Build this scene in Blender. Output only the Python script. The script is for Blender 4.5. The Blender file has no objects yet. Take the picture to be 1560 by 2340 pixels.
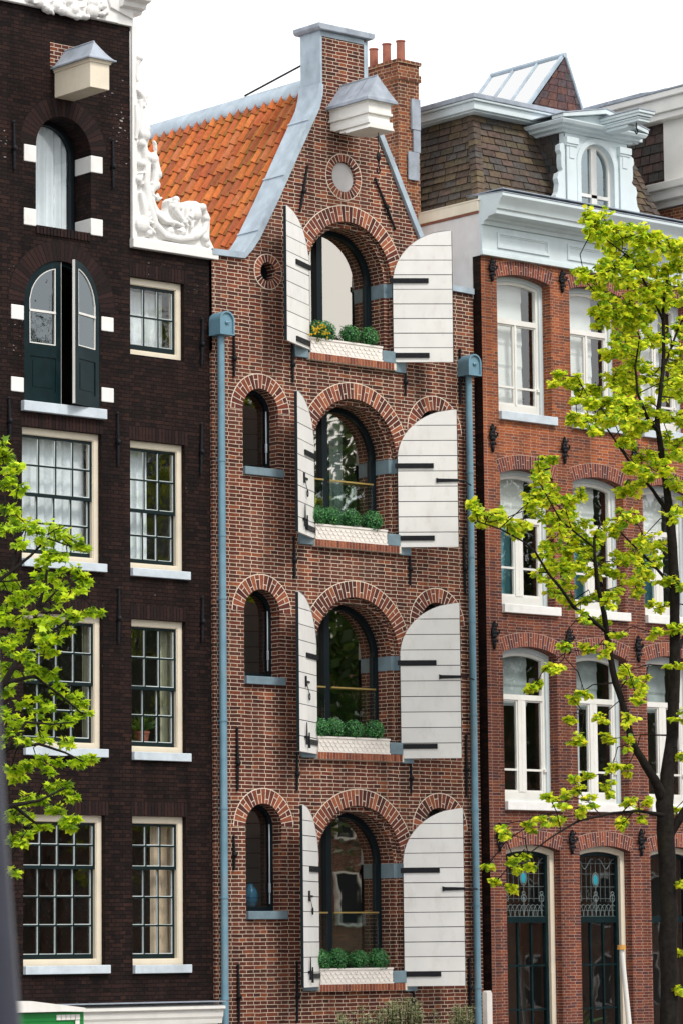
import bpy, bmesh, random
from math import *
from mathutils import Vector, Matrix, noise
from mathutils.geometry import tessellate_polygon
random.seed(7)
S = bpy.context.scene
COL = S.collection
V = Vector

# ------------------------------------------------------------------ camera
FPX, YAW, PIT, ROLL, DIST, EYE = 8000.0, radians(41), radians(7.1), 0.0105, 58.0, 3.5
cd = V((sin(YAW)*cos(PIT), cos(YAW)*cos(PIT), sin(PIT)))
r0 = cd.cross(V((0, 0, 1))).normalized()
u0 = r0.cross(cd)
CR = r0*cos(ROLL) - u0*sin(ROLL)
CU = u0*cos(ROLL) + r0*sin(ROLL)
CP = V((0, 0, EYE + DIST*sin(PIT))) - cd*DIST
cam = bpy.data.cameras.new('camera')
cam.sensor_fit = 'VERTICAL'; cam.sensor_height = 36; cam.lens = 36*FPX/2340
cam.clip_start = 0.5; cam.clip_end = 1000
cam.dof.use_dof = True; cam.dof.focus_distance = 57.0; cam.dof.aperture_fstop = 5.0
co = bpy.data.objects.new('camera', cam); COL.objects.link(co)
m = Matrix((CR, CU, -cd)).transposed().to_4x4(); m.translation = CP
co.matrix_world = m
S.camera = co
S.render.resolution_x, S.render.resolution_y = 682, 1024

# ------------------------------------------------------------------ light
SUN_EL, SUN_AZ = radians(50), radians(176)      # azimuth measured from +Y towards +X
w = bpy.data.worlds.new('World'); S.world = w; w.use_nodes = True
nt = w.node_tree; nt.nodes.clear()
sky = nt.nodes.new('ShaderNodeTexSky'); sky.sky_type = 'NISHITA'; sky.sun_disc = False
sky.sun_elevation = SUN_EL; sky.sun_rotation = SUN_AZ
cloud = nt.nodes.new('ShaderNodeTexNoise'); cloud.inputs['Scale'].default_value = 2.0; cloud.inputs['Detail'].default_value = 4
mr = nt.nodes.new('ShaderNodeMapRange'); mr.inputs[3].default_value = 10.5; mr.inputs[4].default_value = 13.5
cmb = nt.nodes.new('ShaderNodeCombineColor')
mx = nt.nodes.new('ShaderNodeMix'); mx.data_type = 'RGBA'; mx.inputs[0].default_value = 0.92
bg = nt.nodes.new('ShaderNodeBackground'); bg.inputs['Strength'].default_value = 0.1
out = nt.nodes.new('ShaderNodeOutputWorld')
L = nt.links.new
L(cloud.outputs['Fac'], mr.inputs[0])
for i in range(3): L(mr.outputs[0], cmb.inputs[i])
L(sky.outputs[0], mx.inputs[6]); L(cmb.outputs[0], mx.inputs[7]); L(mx.outputs[2], bg.inputs[0]); L(bg.outputs[0], out.inputs[0])
sl = bpy.data.lights.new('sun', 'SUN'); sl.energy = 2.0; sl.angle = radians(14); sl.color = (1, .95, .88)
so = bpy.data.objects.new('sun', sl); COL.objects.link(so)
sd = V((sin(SUN_AZ)*cos(SUN_EL), cos(SUN_AZ)*cos(SUN_EL), sin(SUN_EL)))
so.rotation_euler = (-sd).to_track_quat('-Z', 'Y').to_euler(); so.location = (20, -20, 60)
S.view_settings.view_transform = 'Standard'; S.view_settings.look = 'None'
S.view_settings.exposure = 0.3; S.view_settings.gamma = 1

# ------------------------------------------------------------------ helpers
def F(px, py, y=0.0):
    """point of the plane Y = y seen at photo pixel (px, py): used to read sizes off the photo"""
    v = cd + (px-780)/FPX*CR - (py-1170)/FPX*CU
    return CP + v*((y-CP.y)/v.y)
def FX(px, py, x):
    v = cd + (px-780)/FPX*CR - (py-1170)/FPX*CU
    return CP + v*((x-CP.x)/v.x)

WORLD = {}
class MB:
    def __init__(s): s.v = []; s.f = []; s.uv = []; s.c = []; s.m = []
    def face(s, pts, uv=None, col=(1, 1, 1), m=0):
        b = len(s.v); s.v += [tuple(p) for p in pts]; s.f.append(list(range(b, b+len(pts)))); s.m.append(m)
        if uv is None:
            n = V((0, 0, 0)); k = len(pts)
            for i in range(k):
                a, c = pts[i], pts[(i+1) % k]
                n += V(((a[1]-c[1])*(a[2]+c[2]), (a[2]-c[2])*(a[0]+c[0]), (a[0]-c[0])*(a[1]+c[1])))
            ax, ay, az = abs(n.x), abs(n.y), abs(n.z)
            if ay >= ax and ay >= az: uv = [(p[0], p[2]) for p in pts]
            elif ax >= az: uv = [(p[1], p[2]) for p in pts]
            else: uv = [(p[0], p[1]) for p in pts]
        s.uv.append(uv); s.c.append(col)
    def box(s, x0, x1, y0, y1, z0, z1, col=(1, 1, 1), m=0):
        p = [(x, y, z) for z in (z0, z1) for y in (y0, y1) for x in (x0, x1)]
        for q in ((0, 1, 5, 4), (3, 2, 6, 7), (2, 0, 4, 6), (1, 3, 7, 5), (4, 5, 7, 6), (2, 3, 1, 0)):
            s.face([p[i] for i in q], col=col, m=m)
    def prism(s, pts, y0, y1, col=(1, 1, 1), m=0, axis='y'):
        def P(a, b, h):
            return (a, h, b) if axis == 'y' else (h, a, b) if axis == 'x' else (a, b, h)
        n = len(pts)
        for h in (y0, y1):
            if n <= 4: s.face([P(a, b, h) for a, b in pts], col=col, m=m)
            else:
                for t in tessellate_polygon([[V((a, b, 0)) for a, b in pts]]):
                    s.face([P(pts[i][0], pts[i][1], h) for i in t], col=col, m=m)
        for i in range(n):
            a, b = pts[i], pts[(i+1) % n]
            s.face([P(*a, y0), P(*b, y0), P(*b, y1), P(*a, y1)], col=col, m=m)
    def ring(s, o, i, y0, y1, col=(1, 1, 1), m=0, closed=True, outer=True):
        n = len(o)
        for k in range(n if closed else n-1):
            j = (k+1) % n
            for y in (y0, y1): s.face([(o[k][0], y, o[k][1]), (o[j][0], y, o[j][1]), (i[j][0], y, i[j][1]), (i[k][0], y, i[k][1])], col=col, m=m)
            for q in ((o, i) if outer else (i,)):
                s.face([(q[k][0], y0, q[k][1]), (q[j][0], y0, q[j][1]), (q[j][0], y1, q[j][1]), (q[k][0], y1, q[k][1])], col=col, m=m)
    def tube(s, path, rad, n=8, col=(1, 1, 1), m=0, cap=True):
        path = [V(p) for p in path]
        if not hasattr(rad, '__len__'): rad = [rad]*len(path)
        rings = []; prev = None
        for k, p in enumerate(path):
            t = (path[min(k+1, len(path)-1)] - path[max(k-1, 0)]).normalized()
            a = (prev - t*prev.dot(t)) if prev is not None else t.orthogonal()
            if a.length < 1e-5: a = t.orthogonal()
            a.normalize(); prev = a; b = t.cross(a)
            rings.append([p + (a*cos(2*pi*i/n) + b*sin(2*pi*i/n))*rad[k] for i in range(n)])
        for k in range(len(rings)-1):
            for i in range(n):
                j = (i+1) % n
                s.face([rings[k][i], rings[k][j], rings[k+1][j], rings[k+1][i]], col=col, m=m)
        if cap: s.face(rings[0][::-1], col=col, m=m); s.face(rings[-1], col=col, m=m)
    def ell(s, c, r, nu=10, nv=7, rot=None, col=(1, 1, 1), m=0):
        c = V(c); R = rot or Matrix.Identity(3)
        def p(i, j):
            a, b = 2*pi*i/nu, pi*j/nv
            return c + R @ V((r[0]*sin(b)*cos(a), r[1]*sin(b)*sin(a), r[2]*cos(b)))
        for j in range(nv):
            for i in range(nu):
                q = [p(i, j), p(i+1, j), p(i+1, j+1), p(i, j+1)]
                if j == 0: q = [q[0], q[2], q[3]]
                elif j == nv-1: q = q[:3]
                s.face(q, col=col, m=m)
    def build(s, name, mats, parent=None, smooth=None, weld=False, local=False, bevel=0):
        off = V((0, 0, 0)) if (local or parent is None) else WORLD.get(parent.name, V((0, 0, 0)))
        me = bpy.data.meshes.new(name)
        me.from_pydata([(p[0]-off.x, p[1]-off.y, p[2]-off.z) for p in s.v], [], s.f)
        uvl = me.uv_layers.new(name='UVMap'); uvl.data.foreach_set('uv', [c for u in s.uv for p in u for c in p])
        ca = me.color_attributes.new('Col', 'FLOAT_COLOR', 'CORNER')
        ca.data.foreach_set('color', [c for f, cc in zip(s.f, s.c) for _ in f for c in (*cc, 1.0)])
        me.polygons.foreach_set('material_index', s.m)
        if not isinstance(mats, (list, tuple)): mats = [mats]
        for x in mats: me.materials.append(x)
        if weld or smooth is not None or bevel:
            bm = bmesh.new(); bm.from_mesh(me); bmesh.ops.remove_doubles(bm, verts=bm.verts, dist=1e-4)
            bmesh.ops.recalc_face_normals(bm, faces=bm.faces); bm.to_mesh(me); bm.free()
        if smooth is not None:
            me.polygons.foreach_set('use_smooth', [True]*len(me.polygons)); me.set_sharp_from_angle(angle=radians(smooth))
        o = bpy.data.objects.new(name, me); COL.objects.link(o)
        if bevel:
            b = o.modifiers.new('bevel', 'BEVEL'); b.width = bevel; b.segments = 2; b.limit_method = 'ANGLE'; b.angle_limit = radians(40)
        if parent is not None: o.parent = parent
        WORLD[o.name] = off
        return o

def tag(o, label=None, cat=None, group=None, kind=None):
    if label: o['label'] = label
    if cat: o['category'] = cat
    if group: o['group'] = group
    if kind: o['kind'] = kind
    return o
def thing(name, label, cat, loc=(0, 0, 0), group=None):
    o = bpy.data.objects.new(name, None); COL.objects.link(o); o.location = loc; o.empty_display_size = .3
    WORLD[o.name] = V(loc)
    return tag(o, label, cat, group)
def copy_tree(o, parent=None):
    c = o.copy(); COL.objects.link(c)
    if parent: c.parent = parent
    for ch in list(o.children): copy_tree(ch, c)
    return c

# ------------------------------------------------------------------ materials
def mat(name):
    mt = bpy.data.materials.new(name); mt.use_nodes = True
    n = mt.node_tree.nodes; b = n['Principled BSDF']
    return mt, mt.node_tree, n, b
def paint(name, c, rough=.5, var=.12, scale=6, bump=.15, dirt=None, metal=0, dscale=2.5, damt=.5, vc=False):
    mt, t, n, b = mat(name)
    tc = n.new('ShaderNodeTexCoord'); no = n.new('ShaderNodeTexNoise'); no.inputs['Scale'].default_value = scale; no.inputs['Detail'].default_value = 6
    t.links.new(tc.outputs['Object'], no.inputs['Vector'])
    mp = n.new('ShaderNodeMapRange'); mp.inputs[1].default_value = .3; mp.inputs[2].default_value = .7; mp.inputs[3].default_value = 1-var; mp.inputs[4].default_value = 1+var
    t.links.new(no.outputs['Fac'], mp.inputs[0])
    mu = n.new('ShaderNodeMix'); mu.data_type = 'RGBA'; mu.blend_type = 'MULTIPLY'; mu.inputs[0].default_value = 1; mu.inputs[6].default_value = (*c, 1)
    t.links.new(mp.outputs[0], mu.inputs[7]); last = mu.outputs[2]
    if vc:
        at = n.new('ShaderNodeVertexColor'); at.layer_name = 'Col'; mv = n.new('ShaderNodeMix'); mv.data_type = 'RGBA'; mv.blend_type = 'MULTIPLY'; mv.inputs[0].default_value = 1
        t.links.new(last, mv.inputs[6]); t.links.new(at.outputs['Color'], mv.inputs[7]); last = mv.outputs[2]
    if dirt:
        n2 = n.new('ShaderNodeTexNoise'); n2.inputs['Scale'].default_value = dscale; n2.inputs['Detail'].default_value = 8; n2.inputs['Roughness'].default_value = .7
        mpg = n.new('ShaderNodeMapping'); mpg.inputs['Scale'].default_value = (1, 1, .45)
        t.links.new(tc.outputs['Object'], mpg.inputs[0]); t.links.new(mpg.outputs[0], n2.inputs['Vector'])
        m2 = n.new('ShaderNodeMapRange'); m2.inputs[1].default_value = .52; m2.inputs[2].default_value = .72; m2.inputs[4].default_value = damt
        t.links.new(n2.outputs['Fac'], m2.inputs[0])
        mx = n.new('ShaderNodeMix'); mx.data_type = 'RGBA'; mx.inputs[7].default_value = (*dirt, 1)
        t.links.new(m2.outputs[0], mx.inputs[0]); t.links.new(last, mx.inputs[6]); last = mx.outputs[2]
    t.links.new(last, b.inputs['Base Color'])
    b.inputs['Roughness'].default_value = rough; b.inputs['Metallic'].default_value = metal
    if max(c) < .06: b.inputs['Specular IOR Level'].default_value = .14
    if bump:
        bp = n.new('ShaderNodeBump'); bp.inputs['Strength'].default_value = bump; bp.inputs['Distance'].default_value = .02
        t.links.new(no.outputs['Fac'], bp.inputs['Height']); t.links.new(bp.outputs[0], b.inputs['Normal'])
    return mt
def colmat(name, rough=.8, var=.2, scale=25, bump=.3, dist=.01, trans=0):
    """colour comes per face from the mesh (each brick, slate, tile or leaf its own), with a little grain"""
    mt, t, n, b = mat(name)
    at = n.new('ShaderNodeVertexColor'); at.layer_name = 'Col'
    tc = n.new('ShaderNodeTexCoord'); no = n.new('ShaderNodeTexNoise'); no.inputs['Scale'].default_value = scale; no.inputs['Detail'].default_value = 5
    t.links.new(tc.outputs['Object'], no.inputs['Vector'])
    mp = n.new('ShaderNodeMapRange'); mp.inputs[1].default_value = .3; mp.inputs[2].default_value = .7; mp.inputs[3].default_value = 1-var; mp.inputs[4].default_value = 1+var
    t.links.new(no.outputs['Fac'], mp.inputs[0])
    mu = n.new('ShaderNodeMix'); mu.data_type = 'RGBA'; mu.blend_type = 'MULTIPLY'; mu.inputs[0].default_value = 1
    t.links.new(at.outputs['Color'], mu.inputs[6]); t.links.new(mp.outputs[0], mu.inputs[7])
    t.links.new(mu.outputs[2], b.inputs['Base Color']); b.inputs['Roughness'].default_value = rough; b.inputs['Specular IOR Level'].default_value = .2
    if bump:
        bp = n.new('ShaderNodeBump'); bp.inputs['Strength'].default_value = bump; bp.inputs['Distance'].default_value = dist
        t.links.new(no.outputs['Fac'], bp.inputs['Height']); t.links.new(bp.outputs[0], b.inputs['Normal'])
    if trans:
        tr = n.new('ShaderNodeBsdfTranslucent'); ms = n.new('ShaderNodeMixShader'); ms.inputs[0].default_value = trans
        o = n['Material Output']
        t.links.new(mu.outputs[2], tr.inputs[0]); t.links.new(b.outputs[0], ms.inputs[1]); t.links.new(tr.outputs[0], ms.inputs[2]); t.links.new(ms.outputs[0], o.inputs[0])
        b.inputs['Specular IOR Level'].default_value = .35
    return mt
def brick(name, ramp, mortar, bw=.215, rh=.0625, mo=.0065, rough=.85, sq=.5, weather=None, wamt=.5, wscale=.6, var=(.75, 1.2), bump=.5, zramp=None, spec=.25, specks=None):
    mt, t, n, b = mat(name); lk = t.links.new
    uv = n.new('ShaderNodeUVMap'); uv.uv_map = 'UVMap'
    wn = n.new('ShaderNodeTexNoise'); wn.inputs['Scale'].default_value = 3.5; wn.inputs['Detail'].default_value = 3
    lk(uv.outputs[0], wn.inputs['Vector'])
    sc = n.new('ShaderNodeVectorMath'); sc.operation = 'MULTIPLY_ADD'; sc.inputs[1].default_value = (.022, .022, 0)
    lk(wn.outputs['Color'], sc.inputs[0]); lk(uv.outputs[0], sc.inputs[2])
    bt = n.new('ShaderNodeTexBrick'); bt.inputs['Scale'].default_value = 1; bt.inputs['Brick Width'].default_value = bw; bt.inputs['Row Height'].default_value = rh
    bt.inputs['Mortar Size'].default_value = mo; bt.inputs['Mortar Smooth'].default_value = .15; bt.squash = sq; bt.squash_frequency = 2; bt.offset = .5
    bt.inputs['Color1'].default_value = (0, 0, 0, 1); bt.inputs['Color2'].default_value = (1, 1, 1, 1); bt.inputs['Mortar'].default_value = (.5, .5, .5, 1)
    lk(sc.outputs[0], bt.inputs['Vector'])
    cr = n.new('ShaderNodeValToRGB'); el = cr.color_ramp.elements
    while len(el) < len(ramp): el.new(.5)
    for i, (p, c) in enumerate(ramp): el[i].position = p; el[i].color = (*c, 1)
    lk(bt.outputs['Color'], cr.inputs[0])
    # grain and wear
    g = n.new('ShaderNodeTexNoise'); g.inputs['Scale'].default_value = 22; g.inputs['Detail'].default_value = 5
    lk(uv.outputs[0], g.inputs['Vector'])
    gm = n.new('ShaderNodeMapRange'); gm.inputs[1].default_value = .3; gm.inputs[2].default_value = .7; gm.inputs[3].default_value = var[0]; gm.inputs[4].default_value = var[1]
    lk(g.outputs['Fac'], gm.inputs[0])
    mu = n.new('ShaderNodeMix'); mu.data_type = 'RGBA'; mu.blend_type = 'MULTIPLY'; mu.inputs[0].default_value = 1
    lk(cr.outputs[0], mu.inputs[6]); lk(gm.outputs[0], mu.inputs[7]); bc = mu.outputs[2]
    if zramp:      # an area of differently fired brick higher up
        sx = n.new('ShaderNodeSeparateXYZ'); lk(uv.outputs[0], sx.inputs[0])
        ad = n.new('ShaderNodeMath'); ad.operation = 'MULTIPLY_ADD'; ad.inputs[1].default_value = zramp[3]; lk(wn.outputs['Fac'], ad.inputs[0]); lk(sx.outputs[1], ad.inputs[2])
        zm = n.new('ShaderNodeMapRange'); zm.inputs[1].default_value = zramp[0]; zm.inputs[2].default_value = zramp[1]; lk(ad.outputs[0], zm.inputs[0])
        mz = n.new('ShaderNodeMix'); mz.data_type = 'RGBA'; mz.blend_type = 'MULTIPLY'; mz.inputs[7].default_value = (*zramp[2], 1)
        lk(zm.outputs[0], mz.inputs[0]); lk(bc, mz.inputs[6]); bc = mz.outputs[2]
    if weather:
        w1 = n.new('ShaderNodeTexNoise'); w1.inputs['Scale'].default_value = wscale; w1.inputs['Detail'].default_value = 7; w1.inputs['Roughness'].default_value = .65
        lk(uv.outputs[0], w1.inputs['Vector'])
        wm = n.new('ShaderNodeMapRange'); wm.inputs[1].default_value = .5; wm.inputs[2].default_value = .68; wm.inputs[4].default_value = wamt
        lk(w1.outputs['Fac'], wm.inputs[0])
        mw = n.new('ShaderNodeMix'); mw.data_type = 'RGBA'; mw.inputs[7].default_value = (*weather, 1)
        lk(wm.outputs[0], mw.inputs[0]); lk(bc, mw.inputs[6]); bc = mw.outputs[2]
    mm = n.new('ShaderNodeMix'); mm.data_type = 'RGBA'
    m2 = n.new('ShaderNodeMix'); m2.data_type = 'RGBA'; m2.blend_type = 'MULTIPLY'; m2.inputs[0].default_value = .7; m2.inputs[6].default_value = (*mortar, 1); lk(gm.outputs[0], m2.inputs[7])
    lk(bt.outputs['Fac'], mm.inputs[0]); lk(bc, mm.inputs[6]); lk(m2.outputs[2], mm.inputs[7])
    if specks:
        s1 = n.new('ShaderNodeTexNoise'); s1.inputs['Scale'].default_value = 1; s1.inputs['Detail'].default_value = 2; sp_ = n.new('ShaderNodeMapping'); sp_.inputs['Scale'].default_value = (11, 26, 1)
        lk(uv.outputs[0], sp_.inputs[0]); lk(sp_.outputs[0], s1.inputs['Vector'])
        s2 = n.new('ShaderNodeTexNoise'); s2.inputs['Scale'].default_value = .8; s2.inputs['Detail'].default_value = 3; lk(uv.outputs[0], s2.inputs['Vector'])
        sa = n.new('ShaderNodeMath'); sa.operation = 'ADD'; lk(s1.outputs['Fac'], sa.inputs[0]); lk(s2.outputs['Fac'], sa.inputs[1])
        sb = n.new('ShaderNodeMapRange'); sb.inputs[1].default_value = specks; sb.inputs[2].default_value = specks+.03; sb.inputs[4].default_value = .75; lk(sa.outputs[0], sb.inputs[0])
        sx_ = n.new('ShaderNodeMix'); sx_.data_type = 'RGBA'; sx_.inputs[7].default_value = (.4, .38, .35, 1); lk(sb.outputs[0], sx_.inputs[0]); lk(mm.outputs[2], sx_.inputs[6]); mm = sx_
    st = n.new('ShaderNodeMapping'); st.inputs['Scale'].default_value = (2.6, .22, 1); lk(uv.outputs[0], st.inputs[0])
    sn = n.new('ShaderNodeTexNoise'); sn.inputs['Scale'].default_value = 1.0; sn.inputs['Detail'].default_value = 6; lk(st.outputs[0], sn.inputs['Vector'])
    sm_ = n.new('ShaderNodeMapRange'); sm_.inputs[1].default_value = .35; sm_.inputs[2].default_value = .68; sm_.inputs[3].default_value = 1.12; sm_.inputs[4].default_value = .62; lk(sn.outputs['Fac'], sm_.inputs[0])
    ml = n.new('ShaderNodeMix'); ml.data_type = 'RGBA'; ml.blend_type = 'MULTIPLY'; ml.inputs[0].default_value = 1; lk(mm.outputs[2], ml.inputs[6]); lk(sm_.outputs[0], ml.inputs[7])
    lk(ml.outputs[2], b.inputs['Base Color']); b.inputs['Roughness'].default_value = rough; b.inputs['Specular IOR Level'].default_value = spec
    iv = n.new('ShaderNodeMath'); iv.operation = 'MULTIPLY_ADD'; iv.inputs[1].default_value = -1; lk(bt.outputs['Fac'], iv.inputs[0])
    g2 = n.new('ShaderNodeMath'); g2.operation = 'MULTIPLY'; g2.inputs[1].default_value = .7; lk(g.outputs['Fac'], g2.inputs[0]); lk(g2.outputs[0], iv.inputs[2])
    bp = n.new('ShaderNodeBump'); bp.inputs['Strength'].default_value = bump; bp.inputs['Distance'].default_value = .012
    lk(iv.outputs[0], bp.inputs['Height']); lk(bp.outputs[0], b.inputs['Normal'])
    return mt
def glass(name, base, tint=(1, 1, 1), gcol=(1, 1, 1), wave=.02, wscale=3):
    mt, t, n, b = mat(name); n.remove(b); lk = t.links.new
    tr = n.new('ShaderNodeBsdfTransparent'); tr.inputs[0].default_value = (*tint, 1)
    gl = n.new('ShaderNodeBsdfGlossy'); gl.inputs['Roughness'].default_value = .01; gl.inputs['Color'].default_value = (*gcol, 1)
    fr = n.new('ShaderNodeLayerWeight'); fr.inputs[0].default_value = .5
    pw = n.new('ShaderNodeMath'); pw.operation = 'POWER'; pw.inputs[1].default_value = 5; lk(fr.outputs['Facing'], pw.inputs[0])
    ad = n.new('ShaderNodeMath'); ad.inputs[1].default_value = base+.04; ad.use_clamp = True; lk(pw.outputs[0], ad.inputs[0])
    ms = n.new('ShaderNodeMixShader'); lk(ad.outputs[0], ms.inputs[0]); lk(tr.outputs[0], ms.inputs[1]); lk(gl.outputs[0], ms.inputs[2])
    if wave:
        tc = n.new('ShaderNodeTexCoord'); no = n.new('ShaderNodeTexNoise'); no.inputs['Scale'].default_value = wscale; no.inputs['Detail'].default_value = 2
        lk(tc.outputs['Object'], no.inputs['Vector'])
        bp = n.new('ShaderNodeBump'); bp.inputs['Strength'].default_value = wave; bp.inputs['Distance'].default_value = .1
        lk(no.outputs['Fac'], bp.inputs['Height']); lk(bp.outputs[0], gl.inputs['Normal'])
    lk(ms.outputs[0], n['Material Output'].inputs[0])
    return mt

M = {}
M['brick_mid'] = brick('weathered_red_brick', bw=.24, sq=.6, ramp= [(0, (.055, .018, .015)), (.2, (.09, .025, .018)), (.65, (.122, .031, .021)), (.88, (.17, .043, .024)), (1, (.28, .082, .034))], mortar=(.7, .58, .44),
                       weather=(.3, .15, .11), wamt=.22, wscale=.8, mo=.0052)
M['brick_dark'] = brick('tarred_brick_and_shade', [(0, (.0095, .0062, .006)), (.5, (.0185, .0105, .0095)), (1, (.032, .0155, .012))], (.005, .0035, .0038), rough=.75, spec=.12, specks=1.33, mo=.005,
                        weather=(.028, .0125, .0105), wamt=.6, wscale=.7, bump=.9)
M['brick_right'] = brick('smooth_machine_brick', [(0, (.08, .03, .032)), (.25, (.13, .037, .028)), (.7, (.17, .046, .028)), (1, (.24, .066, .03))], (.5, .36, .28), bw=.21, rh=.05, mo=.0032, sq=.7,
                         zramp=(10.5, 13.5, (1.75, 1.75, 1.05), 2.0))
M['brick_chim'] = brick('orange_chimney_brick', [(0, (.11, .03, .02)), (.4, (.21, .056, .026)), (1, (.33, .105, .04))], (.42, .3, .2), mo=.007, weather=(.06, .03, .025), wamt=.8, wscale=1.1)
M['ring'] = colmat('arch_brick', .85, .22, 28, .35)
M['tile'] = colmat('clay_pantile', .7, .16, 16, .3)
M['slate'] = colmat('roof_slate', .7, .3, 14, .35)
M['zinc'] = paint('zinc_sheet', (.36, .44, .51), .5, .18, 4, .15, dirt=(.2, .25, .32), damt=.6)
M['lead'] = paint('lead_flashing', (.3, .34, .4), .55, .2, 5, .2, dirt=(.5, .55, .6), damt=.6)
M['white'] = paint('white_paint', (.78, .77, .73), .5, .05, 3, .08, dirt=(.55, .5, .44), damt=.3)
M['stone'] = paint('white_painted_stone', (.8, .79, .77), .6, .05, 6, .15, dirt=(.5, .46, .42), damt=.28, dscale=4)
M['cream'] = paint('cream_paint', (.76, .68, .54), .45, .06, 3, .05, dirt=(.55, .46, .36), damt=.3)
M['shutter'] = paint('shutter_paint', (.8, .79, .78), .5, .05, 2.2, .08, dirt=(.5, .46, .41), damt=.35, dscale=4.5, vc=True)
M['groove'] = paint('dark_groove', (.02, .02, .025), .8, 0, 3, 0)
M['iron'] = paint('black_iron', (.012, .013, .016), .45, .3, 20, .3)
M['frame_dark'] = paint('dark_blue_frame', (.008, .014, .018), .35, .1, 3, .02)
M['sash_dark'] = colmat('dark_green_sash', .35, .1, 4, 0)
M['door_green'] = paint('dark_green_door', (.004, .015, .018), .35, .25, 5, .05, dirt=(.04, .06, .065), damt=.25)
M['bluestone'] = paint('blue_grey_stone', (.17, .245, .29), .6, .15, 6, .15, dirt=(.3, .38, .42), damt=.4)
M['pipe'] = paint('blue_grey_pipe_paint', (.14, .27, .35), .4, .12, 5, .03, dirt=(.3, .34, .36), damt=.4)
M['pale_blue'] = paint('pale_blue_paint', (.62, .70, .725), .45, .05, 3, .05, dirt=(.42, .5, .53), damt=.4)
M['sill_grey'] = paint('pale_grey_sill', (.55, .62, .68), .5, .1, 6, .1, dirt=(.35, .4, .44), damt=.5)
M['plaster'] = paint('cracked_white_plaster', (.72, .7, .69), .8, .06, 4, .3, dirt=(.5, .45, .43), damt=.4)
M['interior'] = paint('room_wall', (.16, .14, .12), .9, .1, 2, 0)
M['curtain'] = paint('white_curtain_cloth', (.84, .9, .93), .9, .05, 4, 0)
M['curtain_beige'] = paint('beige_curtain_cloth', (.62, .5, .36), .9, .08, 4, 0)
M['curtain_grey'] = paint('grey_green_curtain_cloth', (.4, .4, .28), .9, .08, 4, 0)
M['blind'] = paint('white_blind_cloth', (.74, .74, .72), .9, .03, 4, 0)
M['pane_reflection_grey'] = paint('grey_pane_reflection', (.4, .44, .44), .9, .3, 3, 0)
M['planter'] = paint('cream_planter', (.8, .75, .7), .6, .05, 8, .1, dirt=(.5, .43, .4), damt=.3)
M['box_leaf'] = colmat('boxwood_leaf', .5, .2, 20, 0, trans=.15)
M['leaf'] = colmat('young_leaf', .5, .12, 8, 0, trans=.52)
M['bark'] = paint('dark_bark', (.014, .0115, .010), .95, .4, 14, .6, dirt=(.035, .032, .018), damt=.5)
M['glass_mid'] = glass('coated_glass', .44, (.55, .6, .6), (1, .93, .82), .012, 1.2)
M['glass_mid_low'] = glass('clear_glass', .10, (.6, .65, .65), (1, .97, .92), .012, 1.2)
M['glass_old'] = glass('old_window_glass', .06, (.97, .99, .99), (1, 1, 1), .05, 3.5)
M['glass_door'] = glass('door_glass', .14, (.4, .45, .45), (.85, .95, 1), .05, 2.5)
M['glass_right'] = glass('plate_glass', .09, (.93, .97, .97), (1, 1, 1), .02, 1.5)
M['glass_clear'] = glass('rail_glass', .04, (.9, .96, .95), (1, 1, 1), 0)
M['brass'] = paint('brass_rail', (.5, .36, .12), .35, .1, 5, 0, metal=.6)
M['terracotta'] = paint('terracotta', (.32, .11, .07), .75, .2, 8, .1, dirt=(.15, .06, .05), damt=.5)
M['green_sign'] = paint('bright_green_paint', (.01, .22, .04), .4, .08, 3, 0)
M['teal'] = paint('blue_glazed_pottery', (.02, .22, .4), .25, .5, 30, .1)
M['pave'] = brick('street_clinker', [(0, (.07, .05, .045)), (1, (.13, .09, .08))], (.06, .055, .05), bw=.2, rh=.1)
M['water'] = glass('canal_water', .1, (.02, .03, .02), (1, 1, 1), .3, 1.5)

# ------------------------------------------------------------------ outline helpers
def arch(x0, x1, z0, zs, rise, n=28):
    if rise <= 1e-4: return [(x0, z0), (x0, zs), (x1, zs), (x1, z0)]
    h = (x1-x0)/2; R = (h*h+rise*rise)/(2*rise); xc = (x0+x1)/2; zc = zs+rise-R
    a = atan2(h, R-rise)
    return [(x0, z0)] + [(xc+R*sin(t), zc+R*cos(t)) for t in [-a+2*a*i/n for i in range(n+1)]] + [(x1, z0)]
def inset(p, i, ib=None):
    x0, x1, z0, zs, rise = p; ib = i if ib is None else ib
    if rise <= 1e-4: return (x0+i, x1-i, z0+ib, zs-i, 0)
    h = (x1-x0)/2; R = (h*h+rise*rise)/(2*rise); zc = zs+rise-R; R2 = R-i; h2 = h-i
    d = R2*R2-h2*h2; zs2 = zc+(sqrt(d) if d > 0 else 0)
    return (x0+i, x1-i, z0+ib, zs2, zc+R2-zs2)
def circle(xc, zc, r, n=40): return [(xc+r*sin(2*pi*i/n), zc+r*cos(2*pi*i/n)) for i in range(n)]
def fill(mb, outl, holes, y, m=0, col=(1, 1, 1)):
    loops = [outl]+holes; flat = [p for l in loops for p in l]
    for t in tessellate_polygon([[V((a, b, 0)) for a, b in l] for l in loops]):
        mb.face([(flat[i][0], y, flat[i][1]) for i in t], m=m, col=col)
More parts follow.
